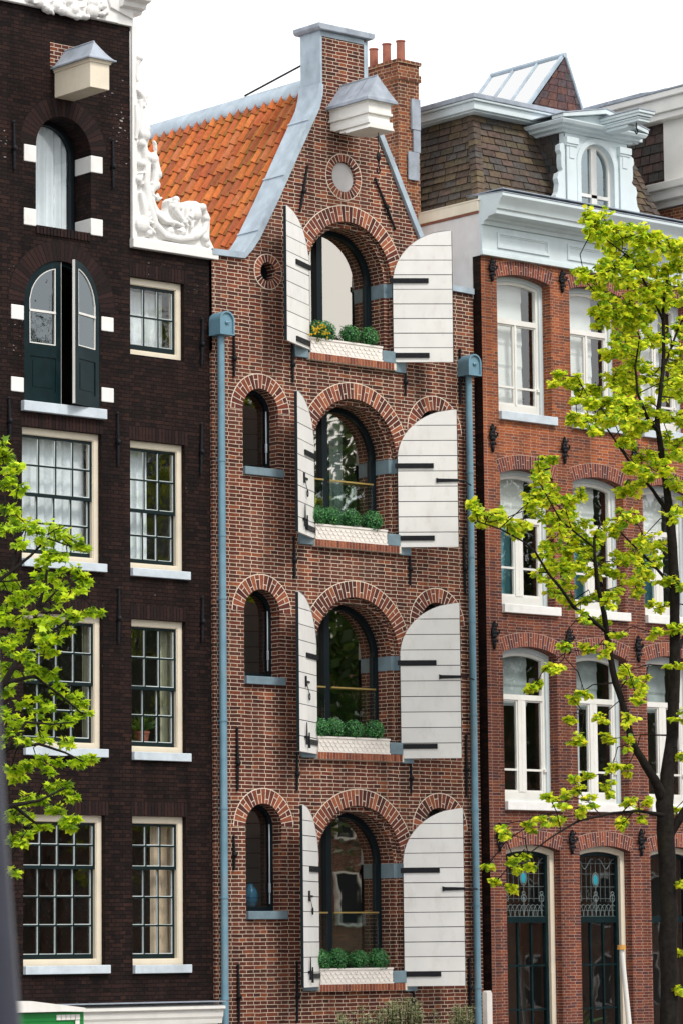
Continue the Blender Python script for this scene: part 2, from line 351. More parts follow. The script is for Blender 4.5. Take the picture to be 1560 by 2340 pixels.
def reveal(mb, loop, y0, y1, m=0):
    n = len(loop); d = 0
    for k in range(n):
        a, b = loop[k], loop[(k+1) % n]; l = hypot(b[0]-a[0], b[1]-a[1])
        if abs(b[0]-a[0]) < 1e-6: uv = [(y0, a[1]), (y0, b[1]), (y1, b[1]), (y1, a[1])]
        elif abs(b[1]-a[1]) < 1e-6: uv = [(a[0], y0), (b[0], y0), (b[0], y1), (a[0], y1)]
        else: uv = [(y0, d), (y0, d+l), (y1, d+l), (y1, d)]
        mb.face([(a[0], y0, a[1]), (b[0], y0, b[1]), (b[0], y1, b[1]), (a[0], y1, a[1])], uv=uv, m=m); d += l
def rnd(a, b): return random.uniform(a, b)
MID_PAL = [(.1, .03, .024), (.14, .04, .028), (.19, .053, .033), (.25, .074, .04), (.31, .1, .05), (.08, .025, .021)]
DARK_PAL = [(.014, .008, .008), (.022, .0105, .010), (.028, .013, .011)]
RIGHT_PAL = [(.15, .043, .034), (.2, .055, .036), (.25, .07, .038), (.1, .034, .034)]
def vary(c, k=.15): f = rnd(1-k, 1+k); return tuple(x*f for x in c)
def arch_ring(parent, xc, zc, ra, rb, a0, a1, y, pal, mort, bw=.066, gap=.014, proud=.006, split=True, lip=.014, name='brick_arch'):
    mb = MB(); N = 48
    def P(r, a, yy): return (xc+r*sin(a), yy, zc+r*cos(a))
    for i in range(N):
        t0, t1 = a0+(a1-a0)*i/N, a0+(a1-a0)*(i+1)/N
        for (q, s_) in ((ra+.002, rb+lip),):
            mb.face([P(q, t0, y-.003), P(q, t1, y-.003), P(s_, t1, y-.003), P(s_, t0, y-.003)], col=mort)
            mb.face([P(s_, t0, y-.003), P(s_, t1, y-.003), P(s_, t1, y), P(s_, t0, y)], col=mort)
    n = max(3, round((a1-a0)*(ra+rb)/2/(bw+gap)*1.0)); da = (a1-a0)/n
    for i in range(n):
        t0 = a0+da*i; t1 = t0+da
        g = gap/2
        mid = ra+(rb-ra)*(.5+(.16 if i % 4 < 2 else -.16)+rnd(-.03, .03))
        segs = [(ra, rb)]
        if split and i % 2 == 0: segs = [(ra, mid-g), (mid+g, rb)]
        for (p, q) in segs:
            c = vary(random.choice(pal))
            pts = [P(p, t0+g/p, 0), P(p, t1-g/p, 0), P(q, t1-g/q, 0), P(q, t0+g/q, 0)]
            fr = [(x[0], y-proud, x[2]) for x in pts]
            mb.face(fr, col=c)
            for k in range(4):
                a, b = fr[k], fr[(k+1) % 4]
                mb.face([a, b, (b[0], y-.002, b[2]), (a[0], y-.002, a[2])], col=c)
    return mb.build(name, M['ring'], parent)
MORT = (.74, .64, .53)
def seg_ring(parent, p, y, th, pal, mort, name='brick_arch', **k):
    x0, x1, z0, zs, rise = p; h = (x1-x0)/2; R = (h*h+rise*rise)/(2*rise); a = atan2(h, R-rise)
    return arch_ring(parent, (x0+x1)/2, zs+rise-R, R, R+th, -a, a, y, pal, mort, name=name, **k)
def anchor(parent, x, z0, z1, y, lean=0):
    mb = MB(); zm = z0+(z1-z0)*.45; X = lambda z: x+lean*(z-z0)/(z1-z0)
    mb.tube([(X(z0), y-.03, z0), (X(zm), y-.035, zm), (X(z1), y-.03, z1)], [.02, .028, .018], 6)
    mb.ell((X(zm), y-.05, zm), (.042, .045, .05), 8, 6); mb.tube([(X(zm), y-.04, zm), (X(zm), y, zm)], .02, 6)
    mb.ell((X(z1), y-.03, z1), (.03, .025, .03), 6, 5)
    return mb.build('wall_anchor', M['iron'], parent, smooth=50)
def room(parent, x0, x1, y0, y1, z0, z1):
    mb = MB()
    p = [(x, y, z) for z in (z0, z1) for y in (y0, y1) for x in (x0, x1)]
    for q in ((2, 3, 7, 6), (0, 2, 6, 4), (1, 3, 7, 5), (4, 5, 7, 6), (0, 1, 3, 2)): mb.face([p[i] for i in q])
    return mb.build('room', M['interior'], parent)
def curtain(x0, x1, z0, z1, y, mt, label, waves=.11, amp=.03, name='curtain'):
    mb = MB(); n = max(8, int((x1-x0)/.012)); ph = rnd(0, 6)
    def yy(i, b): x = i/n*(x1-x0); return y+amp*sin(2*pi*x/waves+ph+.8*sin(x*5+ph))*(1 if b else .7)+.012*sin(x*41)
    for i in range(n):
        a, b = x0+(x1-x0)*i/n, x0+(x1-x0)*(i+1)/n
        mb.face([(a, yy(i, 1), z0), (b, yy(i+1, 1), z0), (b, yy(i+1, 0), z1), (a, yy(i, 0), z1)])
    return tag(mb.build(name, mt, smooth=60), label, 'curtain')

# ------------------------------------------------------------------ ground and water
def plane(name, x0, x1, y0, y1, z, mt, kind='structure'):
    mb = MB(); mb.face([(x0, y0, z), (x1, y0, z), (x1, y1, z), (x0, y1, z)]); return tag(mb.build(name, mt), kind=kind)
plane('pavement', -300, 300, -11, 400, 0, M['pave'])
plane('pavement', -300, 300, -400, -37, 0, M['pave'])
plane('canal_bed', -300, 300, -37.5, -10.5, -2.6, M['bark'])
plane('water', -300, 300, -37, -11, -1.4, M['water'])
mb = MB(); mb.box(-300, 300, -11.3, -11, -2.6, .12); mb.box(-300, 300, -37, -36.7, -2.6, .12)
tag(mb.build('kerb', M['bluestone']), kind='structure')

# ------------------------------------------------------------------ middle house
mid = thing('canal_house', 'narrow red brick house with orange tiled roof, spout gable and open white shutters', 'house', (.18, 0, 0))
XL, XR = -2.72, 3.05
slope = [(-2.06, 14.68), (-1.9, 14.84), (-1.74, 15.05), (-1.33, 15.76), (-.88, 16.6), (-.43, 17.42), (-.36, 17.66), (-.34, 17.85)]
mir = [(.31-x, z) for x, z in slope[::-1]]
outl = [(XL, 0), (XL, 14.66)] + slope + [(-.34, 18.78), (.65, 18.78)] + mir + [(XR, 14.66), (XR, 0)]
MAIN = [(-.71, 1.17, 13.27, 14.65), (-.64, 1.23, 10.17, 11.655), (-.63, 1.23, 6.68, 8.335), (-.63, 1.24, 2.92, 4.885)]
MAIN = [(a, b, c, d, (b-a)/2) for a, b, c, d in MAIN]
SMALL = [(x, x+.75, z0, za-.375, .375) for x in (-2.10, 1.735) for z0, za in ((11.26, 12.57), (7.86, 9.28), (4.10, 5.82))]
wl = MB()
fill(wl, outl, [arch(*p) for p in MAIN] + [arch(*p) for p in SMALL] + [circle(.125, 16.345, .255), circle(-1.54, 14.53, .155)], 0)
for p in MAIN:
    q = inset(p, .09, 0)
    reveal(wl, arch(*p), 0, .1); reveal(wl, arch(*q), .1, .56)
    o, i = arch(*p), arch(*q)
    for k in range(len(o)-1): wl.face([(o[k][0], .1, o[k][1]), (o[k+1][0], .1, o[k+1][1]), (i[k+1][0], .1, i[k+1][1]), (i[k][0], .1, i[k][1])])
for p in SMALL: reveal(wl, arch(*p), 0, .34)
reveal(wl, circle(.125, 16.345, .255), 0, .08); reveal(wl, circle(-1.54, 14.53, .155), 0, .22)
gb = [(XL, 13.1)] + outl[1:-1] + [(XR, 13.1)]
fill(wl, gb, [arch(*inset(MAIN[0], .09, 0))], .42); reveal(wl, gb, 0, .42)
for x in (XL, XR): wl.face([(x, 0, 0), (x, 9, 0), (x, 9, 14.6), (x, 0, 14.6)])
wl.face([(XL, 9, 0), (XR, 9, 0), (XR, 9, 18), (XL, 9, 18)])
wl.build('wall', M['brick_mid'], mid)
mb = MB(); fill(mb, circle(.125, 16.345, .255), [], .05); mb.build('roundel', paint('grey_roundel', (.55, .53, .53), .6, .06, 5), mid)
mb = MB(); fill(mb, circle(-1.54, 14.53, .155), [], .2); mb.build('vent', M['frame_dark'], mid)
arch_ring(mid, .125, 16.345, .26, .385, -pi, pi, 0, MID_PAL, MORT, split=False, bw=.055)
arch_ring(mid, -1.54, 14.53, .16, .285, -pi, pi, 0, MID_PAL, MORT, split=False, bw=.05)
for p in MAIN: seg_ring(mid, p, 0, .265, MID_PAL, MORT)
for p in SMALL: seg_ring(mid, (p[0], p[1], p[2], p[3], p[4]), 0, .235, MID_PAL, MORT)
for z0, z1 in ((-.2, 3.0), (3.2, 6.4), (6.5, 9.9), (10.0, 13.1)): room(mid, XL+.1, XR-.1, .58, 4.5, z0, z1)
room(mid, -.9, 1.2, .58, 4.5, 13.2, 15.85)

def coping(line, y0, y1, th, name, parent, mt, seam=1.15):
    mb = MB(); n = len(line); o = []
    for k in range(n):
        a = V(line[max(k-1, 0)]); b = V(line[min(k+1, n-1)]); t = (b-a).normalized(); nn = V((-t.y, t.x))
        if nn.y < 0 and abs(t.x) > .3: nn = -nn
        o.append((line[k][0]+nn.x*th, line[k][1]+nn.y*th))
    mb.ring(o, line, y0, y1, closed=False)
    acc = 0
    for k in range(n-1):
        a, b = V(o[k]), V(o[k+1]); l = (b-a).length; t = (b-a)/l; s = seam-acc
        while s < l:
            c = a+t*s; nn = V((-t.y, t.x))
            mb.prism([(c.x, c.y), (c.x+t.x*.03, c.y+t.y*.03), (c.x+t.x*.03+nn.x*.018, c.y+t.y*.03+nn.y*.018), (c.x+nn.x*.018, c.y+nn.y*.018)], y0-.004, y1+.004)
            s += seam
        acc = (acc+l) % seam
    return mb.build(name, mt, parent, smooth=35)
coping([(XL-.02, 14.665)] + [(x-.005, z+.004) for x, z in slope], -.06, .47, .1, 'gable_coping', mid, M['zinc'])
coping([(x+.005, z+.004) for x, z in mir] + [(XR-.02, 14.67)], -.06, .47, .1, 'gable_coping', mid, M['zinc'])
mb = MB()
mb.box(-.375, -.343, -.012, .5, 17.7, 18.79); mb.box(.653, .685, -.012, .5, 17.7, 18.79)
mb.box(-.341, -.33, -.010, -.001, 17.8, 18.79); mb.box(.6, .652, -.010, -.001, 17.8, 18.74); mb.box(-.34, .65, .425, .47, 17.5, 18.79)
mb.box(-.33, .6, -.012, -.001, 18.7, 18.785)
mb.build('neck_cladding', M['zinc'], mid)
mb = MB(); mb.prism([(-.43, 18.79), (.74, 18.79), (.78, 18.83), (.78, 18.9), (-.47, 18.9), (-.47, 18.83)], -.1, .58)
mb.build('neck_cap', M['lead'], mid, bevel=.015)

# clay tile roof: every tile with its roll and its lower lip
def tiles(x0, z0, x1, z1, y0, y1, rows, wid):
    mb = MB(); A, B = V((x0, 0, z0)), V((x1, 0, z1)); d = (B-A); Ln = d.length; d /= Ln
    nrm = V((-d.z, 0, d.x));
    if nrm.z < 0: nrm = -nrm
    cols = round((y1-y0)/wid); ns = 12; rh = Ln/rows
    def h(p): return .062*sin(pi*p/.42) if p < .42 else -.016*sin(pi*(p-.42)/.58)
    def tint(i, j):
        random.seed(i*131+j*7+int(abs(x1)*50)); return vary(random.choice([(.46, .12, .035), (.5, .135, .035), (.4, .10, .035), (.52, .16, .045), (.3, .085, .035), (.46, .15, .06)]), .14)
    for i in range(rows):
        for j in range(cols):
            c = tint(i, j); jit = rnd(-.006, .006)
            ms = noise.noise(V((j*.23, i*.31, 1.7)))+.25*noise.noise(V((j*1.3, i*1.7, 4)))
            for k in range(ns):
                pa, pb = k/ns, (k+1)/ns; ya, yb = y0+(j+pa)*wid, y0+(j+pb)*wid
                lo, hi = i*rh-.02, (i+1)*rh
                q = [A+d*(lo)+nrm*(h(pa)+.036+jit), A+d*lo+nrm*(h(pb)+.036+jit), A+d*hi+nrm*(h(pb)+.004), A+d*hi+nrm*(h(pa)+.004)]
                q = [V((v.x, y, v.z)) for v, y in zip(q, (ya, yb, yb, ya))]
                cc = c
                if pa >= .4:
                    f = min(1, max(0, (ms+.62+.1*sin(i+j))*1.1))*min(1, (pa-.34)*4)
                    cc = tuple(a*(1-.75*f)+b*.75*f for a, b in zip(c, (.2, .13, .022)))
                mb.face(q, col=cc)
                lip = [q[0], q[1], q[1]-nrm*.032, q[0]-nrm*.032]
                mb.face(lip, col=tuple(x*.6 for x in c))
    random.seed(11)
    return mb
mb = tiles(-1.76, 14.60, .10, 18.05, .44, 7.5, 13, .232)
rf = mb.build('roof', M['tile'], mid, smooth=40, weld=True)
mb = MB(); mb.face([(2.1, .44, 14.6), (.2, .44, 18.05), (.2, 9, 18.05), (2.1, 9, 14.6)]); mb.face([(-1.8, .44, 14.52), (.12, .44, 18.0), (.12, 9, 18.0), (-1.8, 9, 14.52)], m=1)
mb.build('roof_boarding', [M['tile'], M['bark']], mid)
mb = MB(); mb.prism([(-.02, 17.98), (.155, 18.2), (.33, 17.98), (.33, 17.94), (.155, 18.1), (-.01, 17.9)], .44, 7.5); mb.prism([(-.03, 17.955), (.02, 18.09), (.155, 18.235), (.155, 18.2), (.0, 18.02), (-.02, 17.92)], .47, 7.49)
mb.build('ridge_flashing', M['zinc'], mid, smooth=60)
mb = MB(); mb.prism([(XL-.02, 14.55), (-1.72, 14.55), (-1.72, 14.63), (XL-.02, 14.66)], .44, 7.5); mb.build('gutter', M['zinc'], mid)
mb = MB(); mb.tube([FX(690, 149, .2), FX(625, 184, .2), FX(560, 219, .2)], .018, 6); mb.build('stay_rod', M['iron'], mid)

# hoist box on the gable
def hoist(parent, xc, y, front, wd, zb, ze, zr, steps, patch=None):
    mb = MB(); yf = y-front; h = wd/2
    mb.box(xc-h, xc+h, yf+.02, y+.01, (ze-.2) if steps else zb, ze)
    if steps:
        mb.box(xc-h-.03, xc+h+.03, yf-.01, y+.01, ze-.05, ze-.001)
        mb.box(xc-h-.02, xc+h+.02, yf+.0, y+.01, ze-.245, ze-.2)
        mb.box(xc-h+.015, xc+h-.015, yf+.045, y+.01, zb+.12, ze-.245)
        mb.box(xc-h-.02, xc+h+.02, yf+.0, y-.12, zb+.085, zb+.15)
        mb.prism([(xc-h+.02, zb+.085), (xc-h-.03, zb), (xc+h+.03, zb), (xc+h-.02, zb+.085)], yf-.03, y-.42)
        mb.prism([(xc-h+.02, zb+.085), (xc-h-.0, zb+.03), (xc+h+.0, zb+.03), (xc+h-.02, zb+.085)], y-.42, y-.25)
    else:
        mb.box(xc-h-.02, xc+h+.02, yf, y+.01, ze-.06, ze-.001)
        mb.box(xc-h-.035, xc+h+.035, yf-.015, y+.01, ze-.03, ze-.002)
    bx = mb.build('hoist_box', M['white' if steps else 'cream'], parent, bevel=.008)
    if not steps:
        mb = MB(); mb.box(xc-h+.06, xc+h-.06, yf+.1, yf+.5, zb-.004, zb+.02); mb.build('trapdoor', M['cream'], bx)
    e = h+.075; ef = yf-.05; mb = MB(); n = 6
    prof = [(1-t+.0, ze+.005+(zr-ze)*(t**1.25 if not steps else t**1.06)) for t in [k/n for k in range(n+1)]]
    def P(k, sx, fr): f, z = prof[k]; return (xc+sx*e*f, ef+(1-f)*(.22 if not steps else .12) if fr else y+.01, z)
    for k in range(n):
        for sx in (-1, 1): mb.face([P(k, sx, 1), P(k, sx, 0), P(k+1, sx, 0), P(k+1, sx, 1)])
        mb.face([P(k, -1, 1), P(k, 1, 1), P(k+1, 1, 1), P(k+1, -1, 1)])
    mb.box(xc-e-.008, xc+e+.008, ef-.008, y+.01, ze-.035 if steps else ze-.01, ze+.012)
    mb.tube([(xc, ef+(.12 if steps else .22), zr), (xc, y, zr)], .018, 6)
    for sx in (-1, 1):
        if steps:
            for yy in (y-.35, y-.7): mb.face([(xc+sx*(e+.003), yy, ze+.012), (xc+sx*(e+.003), yy+.015, ze+.012), (xc+.003*sx, yy+.015, zr+.012), (xc+.003*sx, yy, zr+.012)])
    mb.build('hoist_roof', M['lead'], bx, smooth=30)
    return bx
hoist(mid, .08, 0, 1.0, .5, 16.97, 17.47, 17.9, True)
hk = MB(); hp = F(862, 300, -.95); hz = hp.z
hx = .2
hk.tube([(hx, -.8, 16.98), (hx, -.8, 16.62)], .008, 6); hk.ell((hx, -.8, 16.56), (.05, .03, .085), 10, 8)
hk.tube([(hx+.0, -.8, 16.48), (hx+.0, -.8, 16.4), (hx+.035, -.8, 16.33), (hx, -.8, 16.27), (hx-.04, -.8, 16.31), (hx-.035, -.8, 16.37)], .014, 6)
tag(hk.build('pulley_hook', M['iron'], smooth=50), 'small black pulley hook hanging beneath the white hoist box on the brick gable', 'hook')

# main windows, planters, shutters
def strap(parent, u0, u1, z, y, hgt=.082, taper=False):
    mb = MB(); a = hgt/2; b = a*(.62 if taper else 1)
    mb.prism([(u0, z-a), (u1, z-b), (u1, z+b), (u0, z+a)], y-.012, y+.012)
    for u in (u0+.08, (u0+u1)/2, u1-.06): mb.ell((u, y-.012 if y < 0 else y+.012, z), (.012, .008, .012), 6, 4)
    return mb.build('strap_hinge', M['iron'], parent, local=True)
def shutter(side, hx, zb, zt, zh, wd, ang, stay, latch):
    th = .045; N = 10; mb = MB(); rise = zt-zh
    def ul(z):
        if z <= zh: return 0
        t = min(1, (z-zh)/rise); return wd*.985*(1-sqrt(max(0, 1-t*t)))
    def strip(za, zc, y0, y1, ins=0, col=0, tone=(1, 1, 1)):
        zs_ = [za+(zc-za)*i/6 for i in range(7)] if zc > zh else [za, zc]
        l = [(ul(z)+ins, z) for z in zs_]; mb.prism(l[::-1] + [(wd-ins, za), (wd-ins, zc)], y0, y1, m=col, col=tone)
    nb = round((zt-zb)/.247); bh = (zt-zb)/nb
    for i in range(nb):
        za, zc = zb+i*bh, zb+(i+1)*bh-(.011 if i < nb-1 else 0)
        d = rnd(-.002, .002); tn = rnd(.93, 1.0); strip(za, zc-rnd(0, .003), -th/2+d, th/2+d, tone=(tn, tn, tn*rnd(.98, 1.0)))
    strip(zb+.004, zt-.03, -.014, .014, .006, 1)
    sgn = -1 if side == 'R' else 1
    edge = [(ul(z), 0, z) for z in [zh+rise*sin(pi/2*i/20) for i in range(21)]]
    o = mb.build('shutter', [M['shutter'], M['groove']], mid, local=True)
    o.location = (hx-.18, -.035, 0); o.rotation_euler = (0, 0, -ang if side == 'R' else pi+ang)
    e = MB()
    for k in range(len(edge)-1):
        a, b = edge[k], edge[k+1]
        e.face([(a[0]-.006, -th/2-.003, a[2]+.004), (a[0]-.006, th/2+.003, a[2]+.004), (b[0]-.006, th/2+.003, b[2]+.004), (b[0]-.006, -th/2-.003, b[2]+.004)])
    e.box(wd, wd+.008, -th/2-.002, th/2+.002, zb, zt-.01, m=1); e.box(0-.008, 0, -th/2-.002, th/2+.002, zb, zh, m=1)
    e.build('edge_strip', [M['sill_grey'], M['frame_dark']], o, local=True)
    y = sgn*(th/2+.01)
    for z in stay['hinges']: strap(o, -.05, .6, z, y)
    if stay.get('bar'):
        mb = MB(); z = stay['bar']; mb.prism([(wd*.64, z-.042), (wd*.68, z-.03), (wd, z-.022), (wd+.02, z-.014), (wd+.02, z+.014), (wd, z+.022), (wd*.68, z+.03), (wd*.64, z+.042)], y-.012, y+.012)
        mb.tube([(wd, y, z), (wd+.12, y+.08, z), (wd+.28, .62, z)], .013, 6); mb.build('shutter_stay', M['iron'], o, local=True)
    if latch:
        mb = MB(); z = latch; mb.tube([(wd*.6, y, z-.02), (wd*.5, y+.012, z-.19)], .006, 4); mb.box(wd*.62, wd*.68, y-.008, y+.012, z-.085, z+.085); mb.box(wd*.45, wd*.62, y-.008, y+.012, z-.02, z+.012)
        c = [(wd*.5+.035*cos(t), y+.015, z-.24+.055*sin(t)) for t in [2*pi*k/14 for k in range(15)]]
        mb.tube(c, .009, 5); mb.build('latch', M['iron'], o, local=True)
        mb = MB(); zb2 = zb+.12; mb.tube([(wd*.68, y+.02, zb2), (wd*.68, y+.02, zb2+.36)], [.02, .008], 6); mb.tube([(wd*.55, y+.02, zb2-.05), (wd*.55, y+.02, zb2+.2)], [.02, .012], 6); mb.box(wd*.5, wd*.74, y-.005, y+.012, zb2+.1, zb2+.14)
        mb.build('bolt', M['iron'], o, local=True)
    return o
SH = [dict(rb=(900, 828), rt=(1025, 527), la=28), dict(rb=(904, 1250), rt=(1039, 936), la=34), dict(rb=(907, 1733), rt=(1045, 1378), la=33), dict(rb=(915, 2254), rt=(1054, 1847), la=35)]
for k, (p, s) in enumerate(zip(MAIN, SH)):
    x0, x1, z0, zs, rise = p; q = inset(p, .09, 0); iq = inset(q, .085, .02)
    mb = MB(); mb.ring(arch(*q), arch(*iq), .42, .53)
    xm = F(741 if k else 733, 1100, .42).x
    hgt = iq[3]+sqrt(max(0, iq[4]**2-(xm-(iq[0]+iq[1])/2)**2))
    mb.box(xm-.06, xm+.06, .40, .52, z0, hgt+.02); mb.box(iq[1]-.03, iq[1], .43, .5, z0, iq[3])
    mb.box(iq[0], iq[0]+.03, .43, .5, z0, iq[3])
    wn = mb.build('window', M['frame_dark'], mid)
    mb = MB(); a = arch(*inset(q, .08, .01)); fill(mb, a, [], .475); mb.build('pane', M['glass_mid'], wn)
    if k:
        zr = F(850, (0, 1109, 1577, 2087)[k], .36).z
        mb = MB(); mb.box(iq[0]+.02, xm-.07, .37, .378, z0+.2, zr); mb.box(xm+.07, iq[1]-.04, .37, .378, z0+.2, zr); b_ = mb.build('balustrade', M['glass_clear'], mid)
        mb = MB(); mb.box(iq[0]+.01, xm-.065, .355, .392, zr, zr+.025); mb.box(xm+.065, iq[1]-.03, .355, .392, zr, zr+.025); mb.build('rail', M['brass'], b_)
    # bluestone springers and sill ends, brick-on-edge sill
    mb = MB(); mb.box(x1-.096, x1-.001, .094, .42, zs-.24, zs); mb.box(x1-.005, x1+.07, -.007, .094, zs-.24, zs); mb.build('springer_stone', M['bluestone'], mid)
    mb = MB(); mb.box(x0+.001, x0+.096, .094, .42, zs-.24, zs); mb.box(x0-.07, x0+.005, -.007, .094, zs-.24, zs); mb.build('springer_stone', M['bluestone'], mid)
    mb = MB(); mb.box(x0-.3, x0-.02, -.06, .09, z0-.1, z0+.09); mb.build('sill_stone', M['bluestone'], mid, bevel=.01); mb = MB(); mb.box(x1+.005, x1+.26, -.06, .09, z0-.14, z0+.05); mb.build('sill_stone', M['bluestone'], mid, bevel=.01); mb = MB(); mb.box(x1-.29, x1-.0, -.085, .42, z0-.0, z0+.2); mb.build('sill_stone', M['bluestone'], mid, bevel=.01)
    mb = MB(); xx = x0-.015; mb.box(x0-.02, x1+.0, -.095, .12, z0-.12, z0-.006, col=MORT)
    while xx < x1-.05: mb.box(xx, xx+.052, -.105, .05, z0-.115, z0-.004, col=vary(random.choice(MID_PAL[2:5]))); xx += .066
    mb.build('sill', M['ring'], mid)
    zb = F(*s['rb'], -.035).z; ang = radians(38); wd = 1.0; zt = F(*s['rt'], -.035-wd*sin(ang)).z
    zh = zs+.0
    hz = [zs-.12 if k else zs+.04, z0+.14]
    bar = {1: F(1000, 1097, -.5).z, 2: F(1000, 1546, -.5).z, 3: F(1020, 2031, -.5).z}.get(k)
    shutter('R', x1-.0, zb, zt, zh, wd, ang, dict(hinges=hz, bar=bar), None)
    shutter('L', x0+.0, zb+.02, zt, zh, wd, radians(s['la']), dict(hinges=hz), (zs-.55 if k else None))
    FLOOR = ['topmost', 'second highest', 'third highest', 'lowest'][k]
    # planter standing on the sill
    px0, px1 = x0+.004, x1-.31; yf = -.09
    P = MB(); P.box(px0, px1, yf, yf+.02, z0, z0+.25); P.box(px0, px1, .075, .094, z0, z0+.25); P.box(px0, px0+.02, yf+.02, .075, z0, z0+.25); P.box(px1-.02, px1, yf+.02, .075, z0, z0+.25); P.box(px0, px1, yf+.02, .075, z0+.001, z0+.03)
    P.box(px0-.01, px1+.01, yf-.014, yf+.004, z0+.225, z0+.255); P.box(px0-.01, px1+.01, yf-.012, yf+.004, z0-.005, z0+.02)
    P.box((px0+px1)/2-.006, (px0+px1)/2+.006, yf-.012, yf, z0, z0+.25)
    for r_ in range(3):
        nx = 15; st = (px1-px0)/nx
        for i in range(nx):
            c0 = px0+(i+.5+(.5 if r_ % 2 else 0))*st
            if c0+.5*st > px1+.01: continue
            P.tube([(c0+st*.46*cos(t), yf-.003, z0+.205-r_*.062+.052*sin(t)) for t in [pi+pi*j/6 for j in range(7)]], .0085, 4, cap=False)
    pl = P.build('planter', M['planter'])
    tag(pl, f'cream scalloped window planter with four box balls, {FLOOR} of the four', 'planter', 'window planters on the brick house')
    sm = MB(); sm.box(px0+.021, px1-.021, yf+.021, .074, z0+.15, z0+.2); sm.build('soil', M['bark'], pl)

# clipped boxwood balls, each a dense skin of leaf-sized faces
def boxball(seed):
    random.seed(seed); mb = MB()
    for i in range(1500):
        d = V((random.gauss(0, 1), random.gauss(0, 1), random.gauss(0, 1))).normalized()
        lump = 1+.07*noise.noise(d*3.0+V((seed, 0, 0)))+.05*noise.noise(d*8+V((0, seed, 0)))
        r = .158*lump*rnd(.78, 1.05) if i % 3 else .172*lump*rnd(1.0, 1.08)
        c = d*r; t = d.orthogonal().normalized(); t = Matrix.Rotation(rnd(0, 2*pi), 3, d) @ t
        n2 = (d+V((rnd(-.7, .7), rnd(-.7, .7), rnd(-.7, .7)))).normalized(); b = n2.cross(t).normalized(); t = b.cross(n2)
        s = rnd(.011, .018)
        g = random.choice([(.03, .14, .045), (.045, .2, .055), (.07, .27, .07), (.02, .09, .03), (.12, .36, .09)])
        mb.face([c-t*s, c+b*s*.6, c+t*s*1.1, c-b*s*.6], col=vary(g, .25))
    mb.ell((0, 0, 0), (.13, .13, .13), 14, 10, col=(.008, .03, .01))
    me = mb.build('boxwood_ball', M['box_leaf'])
    st = MB(); st.tube([(0, 0, -.24), (0, 0, -.1)], .014, 6); st.build('stem', M['bark'], me, local=True)
    return me
protos = [boxball(3), boxball(8), boxball(15)]
used = set()
where = ['tucked beside the left shutter', 'second from the left shutter', 'second from the right jamb', 'beside the right brick jamb']
BALLS = [[722, 741, 797, 841], [722, 757, 800, 848], [728, 764, 808, 853], [733, 768, 820, 864]]
YB = [762, 1192, 1668, 2192]
for k in range(4):
    for i, bx in enumerate(BALLS[k]):
        s = protos[(k*3+i*2) % 3]
        o = s if s.name not in used else copy_tree(s)
        used.add(s.name)
        pp = F(bx, YB[k]+(bx-780)*(.12 if k == 0 else .09 if k == 1 else .0), .0)
        o.location = (pp.x, rnd(-.02, .02), MAIN[k][2]+.2+.19+rnd(-.012, .012)); sc = rnd(.94, 1.08); o.scale = (sc, sc, sc*rnd(.95, 1.02)); o.rotation_euler = (0, 0, rnd(0, 6))
        tag(o, f"clipped green boxwood ball in the {['topmost','second highest','third highest','lowest'][k]} planter, {where[i]}", 'boxwood', 'boxwood balls in the window planters')
mb = MB()
for i in range(60):
    c = F(731, 752, -.2)+V((random.gauss(0, .1), rnd(-.03, .03), random.gauss(-.02, .05))); s = rnd(.012, .022); a = rnd(0, 6)
    mb.face([c+V((cos(a+t)*s, rnd(-.01, .01), sin(a+t)*s)) for t in (0, 1.3, 2.6, 3.9, 5.1)], col=vary((.75, .5, .02)))
for i in range(5): c = F(731, 752, -.17); mb.tube([(c.x+rnd(-.03, .03), -.12, 13.45), c+V((rnd(-.1, .1), rnd(-.03, .03), rnd(-.03, .1)))], .004, 4, col=(.06, .15, .03))
tag(mb.build('yellow_flowers', M['leaf']), 'small yellow flowers growing between box balls in the topmost planter', 'flowers')

# small side windows
for i, p in enumerate(SMALL):
    mb = MB(); mb.ring(arch(*p), arch(*inset(p, .055, .07)), .22, .3); wn = mb.build('small_window', M['frame_dark'], mid)
    mb = MB(); fill(mb, arch(*inset(p, .05, .06)), [], .265); mb.build('pane', M['glass_mid_low'], wn)
    mb = MB(); xs = p[1]-.075; mb.box(xs-.012, xs, .205, .22, p[2]+.12, p[3]+.05); mb.box(xs-.02, xs+.004, .195, .22, p[2]+.3, p[2]+.45); mb.build('window_catch', M['sill_grey'], wn)
    mb = MB(); mb.box(p[0]-.0, p[1]+.07, -.07, .22, p[2]-.13, p[2]-.0); mb.build('sill', M['bluestone'], wn, bevel=.008)
vs = MB(); vx = F(572, 2045, .42)
prof = [(.0, 0), (.07, 0), (.1, .05), (.125, .14), (.12, .24), (.08, .31), (.05, .34), (.055, .38)]
for k in range(len(prof)-1):
    for i in range(16):
        a, b = 2*pi*i/16, 2*pi*(i+1)/16; (r1, h1), (r2, h2) = prof[k], prof[k+1]; o = V((vx.x+.02, .44, vx.z-.2))
        vs.face([o+V((r1*cos(a), r1*sin(a), h1)), o+V((r1*cos(b), r1*sin(b), h1)), o+V((r2*cos(b), r2*sin(b), h2)), o+V((r2*cos(a), r2*sin(a), h2))])
tag(vs.build('vase', M['teal'], smooth=60), 'blue patterned vase standing inside the lowest small arched window', 'vase')
curtain(.32, .62, 10.25, 12.35, .68, M['curtain'], 'white sheer curtain behind the second highest main arched window', .09)
curtain(-.52, -.3, 10.25, 12.2, .68, M['curtain'], 'narrow pale curtain beside the left shutter of second highest arched window', .08)
